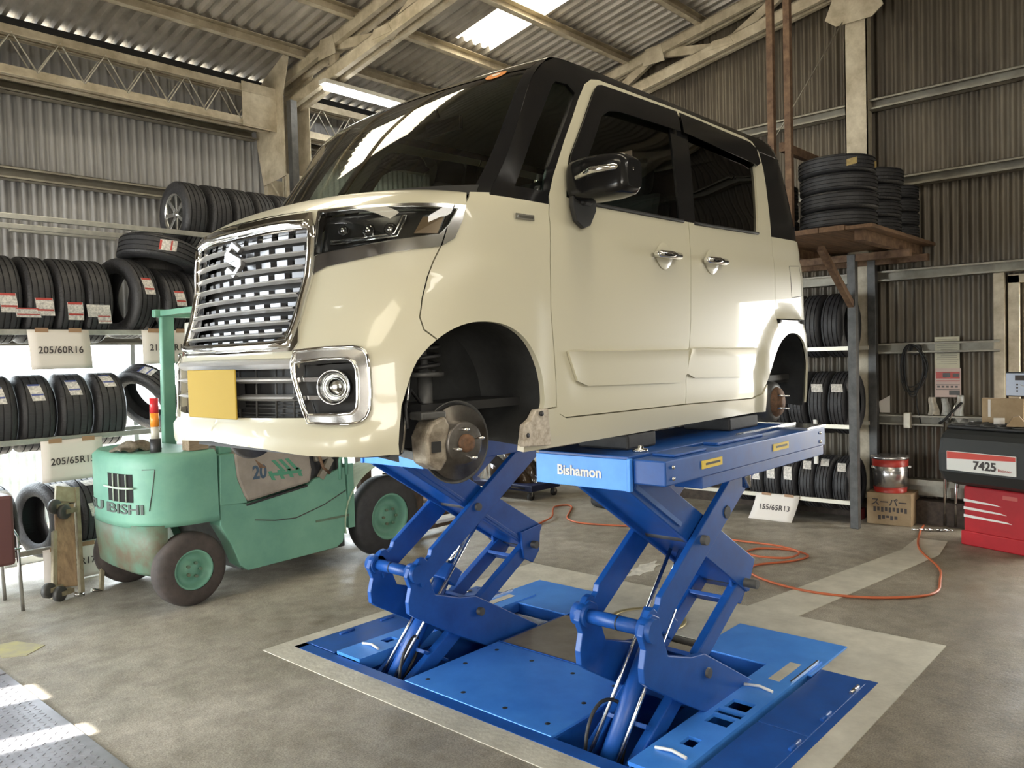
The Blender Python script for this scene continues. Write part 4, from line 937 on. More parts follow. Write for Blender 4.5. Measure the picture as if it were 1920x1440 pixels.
vis = cdt([('v', [(.57, 2.285), (.605, 2.36), (.825, 2.662), (.85, 2.68), (.885, 2.69), (1.485, 2.708), (1.482, 2.615), (.98, 2.60), (.90, 2.585), (.84, 2.55), (.66, 2.29)])], .04)['v']
doorpart(fd, lambda d_, P, sg: skin(vis, 'rain_visor', M_pblack, d_, off=.014, thick=.004, fn=P))
vis2 = cdt([('v', [(1.51, 2.708), (2.27, 2.70), (2.375, 2.675), (2.39, 2.60), (2.30, 2.575), (2.25, 2.585), (1.51, 2.615)])], .04)['v']
doorpart(rd, lambda d_, P, sg: skin(vis2, 'rain_visor', M_pblack, d_, off=.014, thick=.004, fn=P))
pil = cdt([('v', [(1.395, 2.188), (1.535, 2.192), (1.585, 2.70), (1.42, 2.698)])], .04)['v']
doorpart(fd, lambda d_, P, sg: skin(pil, 'centre_pillar', M_pblack, d_, off=-.006, thick=.01, fn=P))
wb = dens([(.70, 2.183), (1.464, 2.190), (2.19, 2.208)], .05, False)
doorpart(fd, lambda d_, P, sg: MB().tube([P(u, z, .002) for u, z in wb if u < 1.45], .008, 8).build('window_seal', M_matblack, d_))
doorpart(rd, lambda d_, P, sg: MB().tube([P(u, z, .002) for u, z in wb if u > 1.47], .008, 8).build('window_seal', M_matblack, d_))
# door mirrors
def mirror(d_, P, sg):
    def Q(x, y, z): return Vector((x, y * sg, z - CZ))
    b = MB()
    zoff = -.035
    secs = [(-.715, .09, .052), (-.735, .135, .074), (-.80, .15, .082), (-.90, .15, .080), (-.955, .135, .070), (-.975, .10, .05)]
    def f_(p, q):
        k = p * (len(secs) - 1); i = min(int(k), len(secs) - 2); t = k - i
        y, w, h = [secs[i][j] * (1 - t) + secs[i + 1][j] * t for j in range(3)]; a = 2 * PI * q
        ca, sa = math.cos(a), math.sin(a); ex = .45
        cx = math.copysign(abs(ca) ** ex, ca) * w * .5 * (1.0 if ca < 0 else .8); sz = math.copysign(abs(sa) ** ex, sa) * h
        return Q(.62 + (-.0) + cx + .12 * (abs(y) - .72), y, 2.25 + sz)
    b.grid(f_, 14, 28); e0 = [f_(0, i / 28) for i in range(28)]; e1 = [f_(1, i / 28) for i in range(28)]; b.add(e0, [tuple(range(28))]); b.add(e1, [tuple(range(28))])
    mo = b.build('door_mirror', M_pblack, d_)
    b = MB(); b.tube([Q(.552, -.78, 2.25), Q(.553, -.85, 2.268), Q(.575, -.93, 2.27), Q(.64, -.972, 2.265)], [.010, .014, .013, .008], 10); b.build('mirror_indicator', M_chrome, mo)
    b = MB(); b.prism([(.555, 2.19), (.70, 2.185), (.70, 2.15), (.66, 2.09), (.62, 2.075), (.575, 2.10), (.555, 2.15)], 0, .001, 'y'); b.v = [tuple(Q(v[0], -.742 - .02 * (v[1] > .0005), v[2] )) for v in b.v]; b.build('mirror_foot', M_matblack, mo, bevel=.003)
    b = MB(); b.bar(Q(.63, -.74, 2.17), Q(.64, -.80, 2.23), .07, .05); b.build('mirror_arm', M_matblack, mo, bevel=.015)
    b = MB(); b.grid(lambda p, q: Q(.668 + .12 * (.13 * p), -.76 - .18 * p, 2.225 + .12 * q), 2, 2); b.build('mirror_glass', M_chrome, mo)
doorpart(fd, mirror)
# badge on the front wing, fuel flap, wipers
b = MB(); q = [S(u, z, .004) for u, z in ((.235, 2.095), (.352, 2.098), (.352, 2.078), (.235, 2.076))]; b.bar((q[0] + q[3]) / 2, (q[1] + q[2]) / 2, .004, .021); bd = b.build('wing_badge', M_chrome, car, bevel=.001)
b = MB(); b.bar((q[0] + q[3]) / 2 + Vector((.012, -.003, 0)), (q[1] + q[2]) / 2 + Vector((-.008, -.003, 0)), .002, .008); b.build('badge_print', M_dchrome, bd)
fl = dens([(2.60, 2.06), (2.76, 2.07), (2.77, 1.90), (2.61, 1.885)], .03)
MB().tube([S(u, z, .0) for u, z in fl], .0018, 5, close=True).build('fuel_flap', M_darksteel, rq[0])
b = MB(); b.tube([crown(.004, -.55) + Vector((0, 0, .008)), crown(.012, .3) + Vector((0, 0, .008))], .007, 6); b.build('wiper', M_matblack, car)
tb = [('w', [(3.0, 2.2), (3.0, 1.3), (3.56, 1.3), (3.56, 2.2)])]
# ================================================================ the forklift
M_green = mat('faded_mint_green_paint', (.19, .41, .30), .5, color2=(.12, .30, .23), scale=2.2, detail=7, bump=.05)
M_greend = mat('grubby_green_paint', (.11, .25, .18), .6, color2=(.12, .095, .06), scale=4, detail=8)
M_hood = mat('grubby_white_panel', (.36, .32, .28), .55, color2=(.25, .22, .19), scale=5, detail=7)
M_tyre = mat('tyre_rubber', (.030, .030, .033), .6, var=.25, scale=14)
M_solidtyre = mat('dusty_solid_tyre', (.085, .068, .062), .8, color2=(.045, .038, .036), scale=10, detail=6)
FX, FY = 3.2, 5.66
fk = empty('forklift', (FX, FY, 0), 'old mint green forklift with white hood panel, parked before the left tyre rack', 'forklift')
def fb_(b, name, m, parent=None, bevel=0.0): b.v = [(x - FX, y - FY, z) for x, y, z in b.v]; return b.build(name, m, parent or fk, bevel)
def cwplan(t, grow=0.0, xr=2.135, xf=2.655, hw=.545):
    """counterweight outline, t from 0 (near front corner) round the rear to 1"""
    a = -PI / 2 + PI * t; ex = .68
    return (xf - (xf - xr + grow) * abs(math.cos(a)) ** ex, FY + (hw + grow) * math.copysign(abs(math.sin(a)) ** ex, math.sin(a)))
def cwbot(x, y): return .545
N = 60; levels = [0, .08, .2, .5, .8, .93, .98, 1.0]
b = MB(); vs = []
for l in levels:
    for i in range(N + 1):
        x, y = cwplan(i / N, 0 if l < .93 else -(l - .93) * .5)
        z0 = cwbot(x, y); sl = .03 * (1 - l)
        vs.append((x + sl * .0 + .03 * max(0, .2 - l), y, z0 + (1.03 - z0) * l))
m_ = N + 1; fs = [(r * m_ + i, r * m_ + i + 1, (r + 1) * m_ + i + 1, (r + 1) * m_ + i) for r in range(len(levels) - 1) for i in range(N)]
b.add(vs, fs, True); b.add(vs[-m_:], [tuple(range(m_))]); b.add(vs[:m_], [tuple(range(m_))]); b.box(2.60, 2.655, FY - .535, FY + .535, .54, 1.0)
cw = fb_(b, 'counterweight', M_green)
# lower skirt (grubby) behind the rear axle
b = MB(); vs = []
for z_, g_ in ((.22, -.05), (.25, -.015), (.40, 0), (.56, .01)):
    for i in range(N + 1):
        x, y = cwplan(i / N, g_, 2.165, 2.33, .47); vs.append((x, y, z_))
b.add(vs, [(r * m_ + i, r * m_ + i + 1, (r + 1) * m_ + i + 1, (r + 1) * m_ + i) for r in range(3) for i in range(N)], True); b.add(vs[:m_], [tuple(range(m_))]); b.add(vs[-m_:], [tuple(range(m_))]); fb_(b, 'counterweight_skirt', M_greend)
# grille opening and bars on the rounded rear
def cwp(t, z, o=.004): x, y = cwplan(t, o); return Vector((x, y, z))
b = MB(); b.grid(lambda p, q: cwp(.34 + .15 * p, .715 + .185 * q, .003), 10, 2); gr = fb_(b, 'rear_grille', M_gap, cw)
b = MB()
for p in (.375, .42, .455): b.tube([cwp(p, .715, .012), cwp(p, .90, .012)], .004, 6)
b.tube([cwp(.33 + .024 * i, .81 - .0 * i, .014 + .012 * math.sin(PI * i / 7)) for i in range(8)], .007, 8); fb_(b, 'grille_bar', mat('light_green_bar', (.5, .62, .52), .5), gr)
b = MB(); b.tube([cwp(p, z, .002) for p, z in ((.285, .93), (.22, .93), (.235, .80), (.255, .66))], .003, 5); fb_(b, 'hatch_line', M_darksteel, cw)
# raised lettering wrapped round the rear
tt = text('maker_lettering', 'MITSUBISHI', .105, mat('dark_grey_lettering', (.07, .09, .08), .6), None, Matrix.Identity(4), extrude=.004, bold=.002)
me = tt.data; xs_ = [v.co.x for v in me.vertices]; w_ = max(xs_) - min(xs_)
for v in me.vertices:
    s_ = v.co.x; t_ = .53 - s_ / w_ * .49
    p = cwp(t_, .665 + v.co.y * .85, .003 + v.co.z * .8); v.co = (p.x - FX, p.y - FY, p.z)
tt.parent = cw
# frame, side
near, farr = FY - .54, FY + .54
def pr2(poly, name, m, y0, y1, parent=None, bev=.006):
    b = MB(); b.prism(poly, y0, y1, 'y'); return fb_(b, name, m, parent, bev)
for s_, (ya, yb) in enumerate(((near, near + .16), (farr - .16, farr))):
    pr2([(2.665, .50), (2.67, .66), (2.86, .625), (3.37, .685), (3.42, .72), (3.70, .78), (3.72, .40), (3.66, .20), (3.60, .17), (2.86, .155), (2.80, .20), (2.74, .36)], 'side_frame', M_green, ya, yb)
pr2([(2.67, .62), (3.8, .62), (3.8, .12), (2.9, .12)], 'chassis', M_darksteel, near + .17, farr - .17)
pr2([(2.665, .64), (2.675, .985), (2.78, .985), (2.80, .80), (2.87, .63)], 'side_panel', M_green, near - .006, near + .08)
hd = pr2([(2.775, .985), (2.79, .82), (2.84, .68), (2.87, .635), (3.385, .705), (3.40, .80), (3.375, .96), (3.37, .985)], 'hood', M_hood, near - .012, farr + .012, None, .02)
pr2([(2.86, .622), (2.86, .607), (3.36, .675), (3.36, .69)], 'shadow_gap', M_black, near - .008, near + .02)
text('capacity_number', '20', .13, mat('navy_print', (.05, .09, .14), .6), hd, facing((2.965 - FX, near - .0135 - FY, .83), (1, 0, 0), (0, 0, 1)), extrude=.0006, sx=.85, bold=.004)
b = MB()
for k in range(3):
    x = 3.06 + k * .055
    b.prism([(x, .905), (x + .03, .905), (x + .115, .815), (x + .085, .815)], near - .0145, near - .012, 'y')
for k in range(4):
    x = 3.03 + k * .075
    b.prism([(x, .83), (x + .03, .83), (x + .06, .76), (x + .03, .765)], near - .0145, near - .012, 'y')
b.prism([(3.03, .80), (3.10, .79), (3.30, .79), (3.31, .81), (3.05, .815)], near - .0142, near - .012, 'y')
fb_(b, 'green_stripes', mat('stripe_green', (.07, .27, .17), .55), hd)
b = MB(); b.prism([(2.93, .93), (3.02, .86), (2.97, .86)], near - .0142, near - .012, 'y'); fb_(b, 'brown_fleck', M_rust, hd)
# engine bay, step, control levers
b = MB(); b.box(3.40, 3.70, near + .03, farr - .1, .70, .95); fb_(b, 'engine_bay', M_black)
b = MB(); b.bar((3.48, near + .01, .72), (3.58, near + .01, .86), .03, .05); b.bar((3.44, near + .03, .88), (3.62, near + .03, .90), .05, .06); fb_(b, 'engine_bracket', M_girt)
b = MB(); b.tube([(3.47, near + .0, .90), (3.5, near - .005, .80), (3.56, near, .75)], .012, 8); fb_(b, 'engine_pipe', M_rust)
b = MB(); b.tube([(3.655, near, .69), (3.655, near, .84), (3.675, near, .87), (3.70, near, .87), (3.715, near, .84), (3.715, near, .72)], .014, 8); fb_(b, 'lift_eye', M_green)
b = MB(); b.box(3.42, 3.72, near - .008, near + .1, .395, .41); fb_(b, 'step', M_greend)
b = MB(); b.tube([(2.92, near - .004, .50), (3.08, near - .005, .47), (3.25, near - .005, .46), (3.5, near - .005, .52), (3.7, near - .005, .60)], .004, 5); fb_(b, 'edge_line', M_darksteel)
# front mudguard over the drive wheel
b = MB()
b.grid(lambda p, q: Vector((4.12 - .44 * math.cos(p * PI * .80 - .15), near - .02 + .30 * q, .33 + .44 * math.sin(p * PI * .80 - .15))), 20, 2); fb_(b, 'front_mudguard', mat('cream_green_paint', (.30, .36, .26), .6, var=.2), None)
for s_ in (0, 1):
    b = MB(); b.box(3.72, 3.78, (near, farr - .1)[s_], (near + .1, farr)[s_], .3, .80); fb_(b, 'guard_support', M_green)
def fwheel(x, z, R, w, y, rim, m, side):
    M = Matrix.Translation((x, y, z)) @ (Matrix.Identity(4) if side < 0 else Matrix.Rotation(PI, 4, 'Z'))
    b = MB(); b.lathe([(.0, rim), (.004, R * .80), (.02, R * .94), (.045, R), (w - .045, R), (w - .02, R * .94), (w, R * .8), (w, rim)], 56, M, 'y', close=False)
    o = fb_(b, 'wheel', m)
    b = MB(); b.lathe([(.012, rim), (.002, rim * .98), (.010, rim * .88), (.05, rim * .80), (.055, rim * .45), (.03, rim * .42), (.025, rim * .2), (.02, 0)], 40, M, 'y'); rm = fb_(b, 'wheel_rim', M_green, o)
    for k in range(6 if rim > .15 else 5):
        a = k * 2 * PI / (6 if rim > .15 else 5); b = MB(); b.tube([M @ Vector((rim * .34 * math.cos(a), .02, rim * .34 * math.sin(a))), M @ Vector((rim * .34 * math.cos(a), .0, rim * .34 * math.sin(a)))], .011, 6); fb_(b, 'wheel_nut', M_greend, rm)
    return o
fwheel(2.465, .245, .245, .15, near - .01, .135, M_solidtyre, -1); fwheel(2.465, .245, .245, .15, farr + .01, .135, M_solidtyre, 1)
fwheel(4.12, .325, .33, .18, near - .02, .19, M_tyre, -1); fwheel(4.12, .325, .33, .18, farr + .02, .19, M_tyre, 1)
# overhead guard
for y in (FY - .44, FY + .39):
    b = MB(); b.bar((2.76, y, .98), (2.78, y, 1.98), .10, .055, up=(0, 1, 0)); fb_(b, 'guard_post', M_green, None, .01)
    b = MB(); b.bar((4.25, y, .75), (4.0, y, 1.98), .07, .055, up=(0, 1, 0)); fb_(b, 'guard_post', M_green, None, .01)
    b = MB(); b.box(2.68, 4.05, y - .03, y + .03, 1.97, 2.03); fb_(b, 'guard_rail', M_green, None, .01)
for x in (2.74, 3.1, 3.4, 3.7, 4.0):
    b = MB(); b.box(x - .02, x + .02, FY - .44, FY + .39, 1.98, 2.02); fb_(b, 'guard_slat', M_green)
b = MB(); b.box(2.90, 2.98, FY + .28, FY + .36, 1.82, 1.93); fb_(b, 'plug_box', M_white, None, .01)
# seat, wheel, mast and forks
b = MB(); b.box(2.95, 3.35, FY - .22, FY + .22, 1.0, 1.1); b.bar((2.98, FY, 1.08), (2.90, FY, 1.5), .42, .09, up=(0, 1, 0)); fb_(b, 'seat', M_matblack, None, .03)
b = MB(); b.tube([(3.65 + .05 * math.sin(a * PI / 10), FY + .15 * math.cos(a * PI / 10), 1.2 + .14 * math.sin(a * PI / 10)) for a in range(20)], .012, 8, close=True); b.tube([(3.65, FY, 1.2), (3.8, FY, .85)], .02, 8); fb_(b, 'steering_wheel', M_matblack)
M_mast = mat('rusty_dark_mast', (.10, .07, .05), .7, .2, var=.35, scale=10)
for y in (FY - .36, FY + .36):
    b = MB(); b.box(4.50, 4.62, y - .04, y + .04, .06, 2.05); fb_(b, 'mast_rail', M_mast)
    b = MB(); b.box(4.68, 4.72, y - .20 * (1 if y < FY else -1) - .05, y - .20 * (1 if y < FY else -1) + .05, .06, .6) if False else b.box(4.68, 4.72, (y + .12 if y < FY else y - .22), (y + .22 if y < FY else y - .12), .05, .55); b.box(4.70, 5.7, (y + .12 if y < FY else y - .22), (y + .22 if y < FY else y - .12), .05, .085); fb_(b, 'fork', M_mast, None, .006)
b = MB(); b.box(4.62, 4.68, FY - .48, FY + .48, .12, .2); b.box(4.62, 4.68, FY - .48, FY + .48, .42, .5); fb_(b, 'fork_carriage', M_mast)
# rear lamp stack
b = MB(); b.tube([(2.34, 5.33, 1.0), (2.34, 5.33, 1.12)], .035, 16); ls = fb_(b, 'lamp_base', M_black)
b = MB(); b.tube([(2.34, 5.33, 1.12), (2.34, 5.33, 1.20)], .026, 16); fb_(b, 'lamp_clear', mat('clear_lamp', (.6, .58, .5), .2), ls)
b = MB(); b.tube([(2.34, 5.33, 1.20), (2.34, 5.33, 1.29)], .028, 16); fb_(b, 'lamp_amber', mat('amber_lamp', (.85, .28, .03), .25), ls)
b = MB(); b.tube([(2.34, 5.33, 1.29), (2.34, 5.33, 1.39)], .028, 16); fb_(b, 'lamp_red', mat('red_lamp', (.6, .03, .04), .25), ls)
tag(MB().box(-.07, .07, -.05, .05, 0, .09).build('timber_block', mat('old_timber', (.32, .25, .17), .8, color2=(.2, .15, .1), scale=12, stretch=(1, 6, 6)), bevel=.006, loc=(2.55, 5.2, 1.031)), 'small timber block lying on the forklift counterweight', 'block')
b = MB(); b.grid(lambda p, q: Vector((.28 * (p - .5), .18 * (q - .5), .05 * math.sin(PI * p) * math.sin(PI * q) + .012 * math.sin(17 * p + 5 * q) + .016)), 16, 12)
o = b.build('rag', mat('grey_rag', (.15, .13, .10), .95, var=.4, scale=30), loc=(2.30, 5.55, 1.034)); so = o.modifiers.new('t', 'SOLIDIFY'); so.thickness = .012; tag(o, 'crumpled dirty rag on the forklift counterweight beside its rear lamp', 'rag')
# ================================================================ tyres
M_tread = None
def tread_material():
    m, nt, b = principled('tyre_tread'); tc = nt.nodes.new('ShaderNodeTexCoord')
    b.inputs['Base Color'].default_value = (.030, .030, .034, 1); b.inputs['Roughness'].default_value = .55
    w = nt.nodes.new('ShaderNodeTexNoise'); w.inputs['Scale'].default_value = 45; mp = nt.nodes.new('ShaderNodeMapping'); mp.inputs['Scale'].default_value = (.25, 1.6, 1.6)
    nt.links.new(tc.outputs['Object'], mp.inputs[0]); nt.links.new(mp.outputs[0], w.inputs[0])
    bp = nt.nodes.new('ShaderNodeBump'); bp.inputs['Strength'].default_value = .7; bp.inputs['Distance'].default_value = .006
    nt.links.new(w.outputs['Fac'], bp.inputs['Height']); nt.links.new(bp.outputs[0], b.inputs['Normal']); return m
M_tread = tread_material()
M_label = mat('white_tyre_label', (.80, .77, .73), .5, color2=(.42, .41, .40), scale=60, detail=2)
M_labelb = mat('blue_print', (.07, .10, .30), .5); M_labelr = mat('red_print', (.45, .06, .05), .5); M_labely = mat('yellow_tyre_label', (.55, .42, .16), .5, color2=(.35, .25, .1), scale=40)
M_tape = mat('brown_tape', (.36, .22, .13), .5); M_paper = mat('white_paper', (.72, .68, .64), .7); M_ink = mat('print_ink', (.06, .05, .05), .7)
_ty = {}
def tyre_mesh(R, w):
    k = (R, w)
    if k in _ty: return _ty[k]
    h = w / 2; ri = R * .62; s = h * .72
    prof = [(-h * .78, ri), (-h * .98, ri + .02), (-h, ri + (R - ri) * .45), (-h * .97, R - .035), (-h * .86, R - .012), (-s, R - .002)]
    gs = [-.42 * w * .9, -.15 * w, .15 * w, .42 * w * .9]; gs = [-.30 * w, -.10 * w, .10 * w, .30 * w]
    for g_ in gs: prof += [(g_ - .005, R), (g_ - .004, R - .009), (g_ + .004, R - .009), (g_ + .005, R)]
    prof += [(s, R - .002), (h * .86, R - .012), (h * .97, R - .035), (h, ri + (R - ri) * .45), (h * .98, ri + .02), (h * .78, ri), (h * .7, ri + .012), (h * .6, R - .03), (-h * .6, R - .03), (-h * .7, ri + .012)]
    b = MB(); b.lathe(prof, 56, None, 'x', True, True); me = b.mesh('tyre'); me.materials.append(M_tread); _ty[k] = me; return me
def tyre(R, w, loc, rot, label, group=None, lab=None):
    """axis is local x; lab = list of (angle, span, x offset, width, kind) stickers on the tread"""
    o = bpy.data.objects.new('tyre', tyre_mesh(R, w)); COL.objects.link(o); o.location = loc; o.rotation_euler = rot
    md = o.modifiers.new('edges', 'EDGE_SPLIT'); md.split_angle = .8
    tag(o, label, 'tyre', group)
    for (a0, sp, xo, wd, kind) in (lab or []):
        def f_(p, q, r=R + .002): a = a0 + sp * (p - .5); return Vector((xo + wd * (q - .5) * 1.0 + (p - .5) * .02, r * math.cos(a), r * math.sin(a)))
        b = MB(); b.grid(f_, 10, 1); st = b.build('tyre_label', M_labely if kind == 'y' else M_label, o)
        if kind in 'br':
            for p0, p1 in ((0, .12), (.62, .72)): b = MB(); b.grid(lambda p, q: f_(p0 + (p1 - p0) * p, .04 + .92 * q, R + .0035), 3, 1); b.build('label_print', M_labelb if kind == 'b' else M_labelr, st)
    return o
def up(a): return math.radians(a)     # 180 faces the aisle (-y local), 90 is the top
M_rail = mat('zinc_shelf_rail', (.42, .42, .39), .38, .6, var=.15, scale=12)
# ---------------------------------------------------------------- left rack
rk = empty('tyre_rack', (3.0, 6.78, 0), 'long zinc steel tyre rack along the left wall, four tiers high', 'rack')
for x in (1.1, 3.55, 4.3):
    for y in (-.22, .22):
        MB().box(x - 3.02, x - 2.98, y - .02, y + .02, 0, 2.8).build('upright', M_rail, rk)
    MB().box(x - 3.01, x - 2.99, -.22, .22, .2, .24).build('cross_bar', M_rail, rk)
TZ = {1: .27, 2: 1.085, 3: 1.885, 4: 2.72}
for k, z in TZ.items():
    for y in (-.23, .22):
        MB().box(1.1 - 3, 4.32 - 3, y - .018, y + .018, z - .028, z + .012).build('shelf_rail', M_rail, rk, bevel=.003)
Yc = 6.775; G3 = 'new tyres on the left rack'
def row(z, R, w, xs, names, labs, tilt=None):
    dz = math.sqrt(R * R - .225 ** 2)
    for i, x in enumerate(xs):
        r = (random.uniform(0, 6.28) * 0, 0, (tilt or {}).get(i, 0))
        tyre(R, w, (x, Yc, z + dz + .006), r, names[i], G3, labs[i] if labs else None)
o_ = 'first second third fourth fifth sixth seventh'.split()
row(1.885, .325, .2, (1.62, 1.84, 2.055, 2.265, 2.47)[0:5], ['third tier left rack tyre, %s, %s' % (a, c) for a, c in zip(('mostly outside the frame', 'at the picture edge', 'second from the picture edge', 'third from the picture edge', 'fourth, next to the leaning tyre'), ('sticker hidden', 'red and white sticker', 'cream card sticker', 'long white sticker', 'broad tilted white sticker'))],
    [[(up(188), .35, 0, .11, 'r')], [(up(188), .42, 0, .11, 'r')], [(up(192), .40, .02, .12, 'r'), (up(200), .22, -.09, .16, 'r')], [(up(197), .42, .02, .11, 'r')], [(up(196), .30, -.02, .17, 'n'), (up(208), .2, .03, .1, 'r')]])
for o, t in zip([], []): pass
q = tyre(.325, .215, (2.76, Yc - .02, 2.16), (0, 0, math.radians(13)), 'leaning tyre on the third left rack tier showing its open hole', G3, [(up(165), .42, .0, .09, 'r')])
tyre(.31, .2, (3.03, Yc - .02, 2.11), (0, 0, math.radians(8)), 'third tier tyre just right of the leaning open-hole tyre', G3, [(up(172), .40, .02, .09, 'r')])
tyre(.31, .2, (3.28, Yc, 2.11), (0, 0, 0), 'third tier tyre beside the minivan grille edge', G3, [(up(172), .35, .02, .09, 'r')])
tyre(.32, .2, (3.06, Yc - .03, 2.535), (0, math.radians(-76), math.radians(16)), 'new tyre lying across the third tier tyres with a slanted white sticker', G3, [(up(152), .42, .01, .09, 'r')])
# second tier: blue and white stickers
zs2 = 1.085 + math.sqrt(.29 ** 2 - .225 ** 2) + .006
for x, a, nm in ((1.52, 150, 'off the left edge of the picture'), (1.78, 148, 'cut by the left edge of the picture'), (2.03, 146, 'first whole one from the left edge'), (2.29, 140, 'second whole one from the left edge'), (2.55, 128, 'last upright one before the slanting tyre')):
    tyre(.29, .235, (x, Yc, zs2), (0, 0, math.radians(-4)), 'blue stickered tyre, second tier of left rack, ' + nm, G3, [(up(a), .50, .0, .085, 'b')])
tyre(.29, .19, (2.93, Yc, 1.345), (0, math.radians(-30), math.radians(20)), 'tyre slanting on the second rack tier behind the forklift lamp', G3, [(up(118), .4, 0, .085, 'b')])
# first tier
for x, nm, rz in ((1.75, 'left of the office chair leg', 0), (2.12, 'with its open side to the camera', 14), (2.36, 'with two white stickers, behind the caster dolly', 4)):
    tyre(.29, .22, (x, Yc - .0, .27 + .183 + .006), (0, 0, math.radians(rz)), 'tyre on the lowest left rack tier, ' + nm, G3, [(up(168), .35, 0, .10, 'n'), (up(120), .25, .02, .12, 'n')])
b = MB(); b.tube([(.0, .295 * math.cos(a), .295 * math.sin(a)) for a in [i * .26 for i in range(24)]], .006, 6, close=True)
# top tier with alloy wheels
M_alloy = mat('silver_alloy', (.55, .55, .54), .25, .9)
dz4 = math.sqrt(.28 ** 2 - .225 ** 2) + .006
for i, x in enumerate((3.30, 3.53, 3.75, 3.97, 4.19)):
    t = tyre(.28, .2, (x, Yc, 2.732 + dz4), (0, 0, 0), ('tyre with silver spoked alloy wheel, leftmost on the top rack tier', 'tyre on the top tier, directly behind the spoked alloy wheel', 'third tyre along the top tier of the left rack', 'fourth tyre along the top tier of the left rack', 'last tyre on the top tier, just before the cream column')[i], 'wheels on the top tier of the left rack')
    rim = MB().lathe([(-.078, .175), (-.085, .178), (-.088, .170), (-.06, .160), (.08, .160), (.08, .175)], 40, None, 'x').build('wheel_rim', M_alloy, t)
    for k in range(7):
        a = k * 2 * PI / 7; MB().bar((-.055, .03 * math.cos(a), .03 * math.sin(a)), (-.072, .163 * math.cos(a), .163 * math.sin(a)), .034, .02, up=(1, 0, 0)).build('spoke', M_alloy, rim, bevel=.004)
    MB().lathe([(-.075, 0), (-.075, .03), (-.05, .04), (.0, .04)], 20, None, 'x').build('hub_cap', M_alloy, rim)
# paper size signs taped to the rails
def sign(x0, x1, z0, z1, body, label, y=6.522, skew=0.0, cut=None):
    s_ = empty('paper_sign', ((x0 + x1) / 2, y, z1), label, 'sign', 'tyre size signs'); w = x1 - x0; h = z1 - z0
    b = MB(); b.grid(lambda p, q: Vector((-w / 2 + w * p + skew * q, -.012 * math.sin(PI * q) * .6, -h * q)), 6, 8); sh = b.build('sheet', M_paper, s_); so = sh.modifiers.new('t', 'SOLIDIFY'); so.thickness = .001
    text('size_print', body, .072, M_ink, s_, facing((skew / 2, -.012, -h * .52), (1, 0, 0), (0, 0, 1)), extrude=.0004, sx=.92, bold=.0012, space=1.08)
    for xx in (-w * .27, w * .27): MB().box(xx - .045, xx + .045, -.004, -.001, -.02, .012).build('tape', M_tape, s_)
    return s_
sign(1.965, 2.39, 1.60, 1.895, '205/60R16', 'white paper sign printed 205/60R16 taped under the third rack tier', skew=.02)
sign(2.79, 3.215, 1.62, 1.895, '215/60R16', 'white paper sign starting 215 partly hidden by the forklift guard post')
sign(2.02, 2.45, .76, 1.07, '205/65R15', 'white paper sign printed 205/65R15 beside the forklift counterweight')
sign(2.0, 2.41, .0 + .008, .265, '215/50R17', 'white paper sign ending 50R hanging from the lowest rack tier', skew=.0)
o = MB().box(0, .83, -.02, .02, -.02, .02).build('curtain_rail', M_rail, bevel=.004); o.location = (2.12, 7.34, 2.74); tag(o, 'short pale steel rail fixed on the left wall above the rack tyres', 'rail')
# ---------------------------------------------------------------- right rack and loft
rr_ = empty('loft_rack', (7.5, 3.2, 0), 'dark steel rack at the back wall carrying the wooden loft deck and shelves of tyres', 'rack')
def rb(x0, x1, y0, y1, z0, z1, n, m=M_darksteel, bev=0): return MB().box(x0 - 7.5, x1 - 7.5, y0 - 3.2, y1 - 3.2, z0, z1).build(n, m, rr_, bev)
for x in (7.2, 7.72):
    for y in (2.475, 4.6): rb(x - .035, x + .035, y - .035, y + .035, 0, 2.40, 'post', bev=.004)
M_palerail = mat('pale_cream_rail', (.66, .63, .54), .4, .3)
for z in (.235, .91, 1.605):
    for x in (7.22, 7.66): rb(x - .018, x + .018, 2.5, 4.6, z - .035, z + .0, 'shelf_rail', M_palerail)
rb(7.18, 7.21, 2.80, 2.83, .55, .95, 'label_holder', M_white)
M_rwood = mat('brown_loft_boards', (.23, .135, .08), .75, color2=(.11, .065, .04), scale=5, stretch=(.6, 5, 5), detail=6)
for y in (2.1, 2.9): rb(6.25, 7.8, y - .03, y + .03, 2.40, 2.48, 'loft_beam', M_rust)
rb(7.17, 7.23, 2.0, 4.0, 2.34, 2.40, 'loft_joist', M_rust); rb(7.69, 7.75, 2.0, 4.0, 2.34, 2.40, 'loft_joist', M_rust)
MB().bar((-.3, -.72, 1.95), (-1.0, -.72, 2.40), .05, .05).build('loft_brace', M_rust, rr_)
for k in range(6): rb(6.2, 7.86 + (.25 if k == 0 else 0), 1.985 + k * .2, 2.18 + k * .2, 2.482, 2.522 if k else 2.51, 'loft_board', M_rwood, .003)
GR = 'tyres shelved on the right rack'
def rt(R, w, y, zr, label, lab=None, x=7.44, dx=.22):
    tyre(R, w, (x, y, zr + math.sqrt(max(0, R * R - dx * dx)) + .004), (0, 0, -PI / 2 + random.uniform(-.03, .03)), label, GR, lab)
pos1 = (2.605, 2.765, 2.925, 3.085, 3.25, 3.41, 3.57, 3.74)
side_ = ['next to the dark post', 'second from the dark post', 'third from the dark post', 'fourth from the dark post', 'fifth from the dark post', 'sixth from the dark post', 'seventh from the dark post', 'eighth from the dark post']
for i, y in enumerate(pos1):
    a = (138, 128, 138, 160, 160, 165, 160, 160)[i]
    rt(.25, .15, y, .235, 'tyre on the bottom shelf of the right rack, %s' % side_[i], [(up(a), (.5 if i > 2 else .36), 0, .075, 'n')])
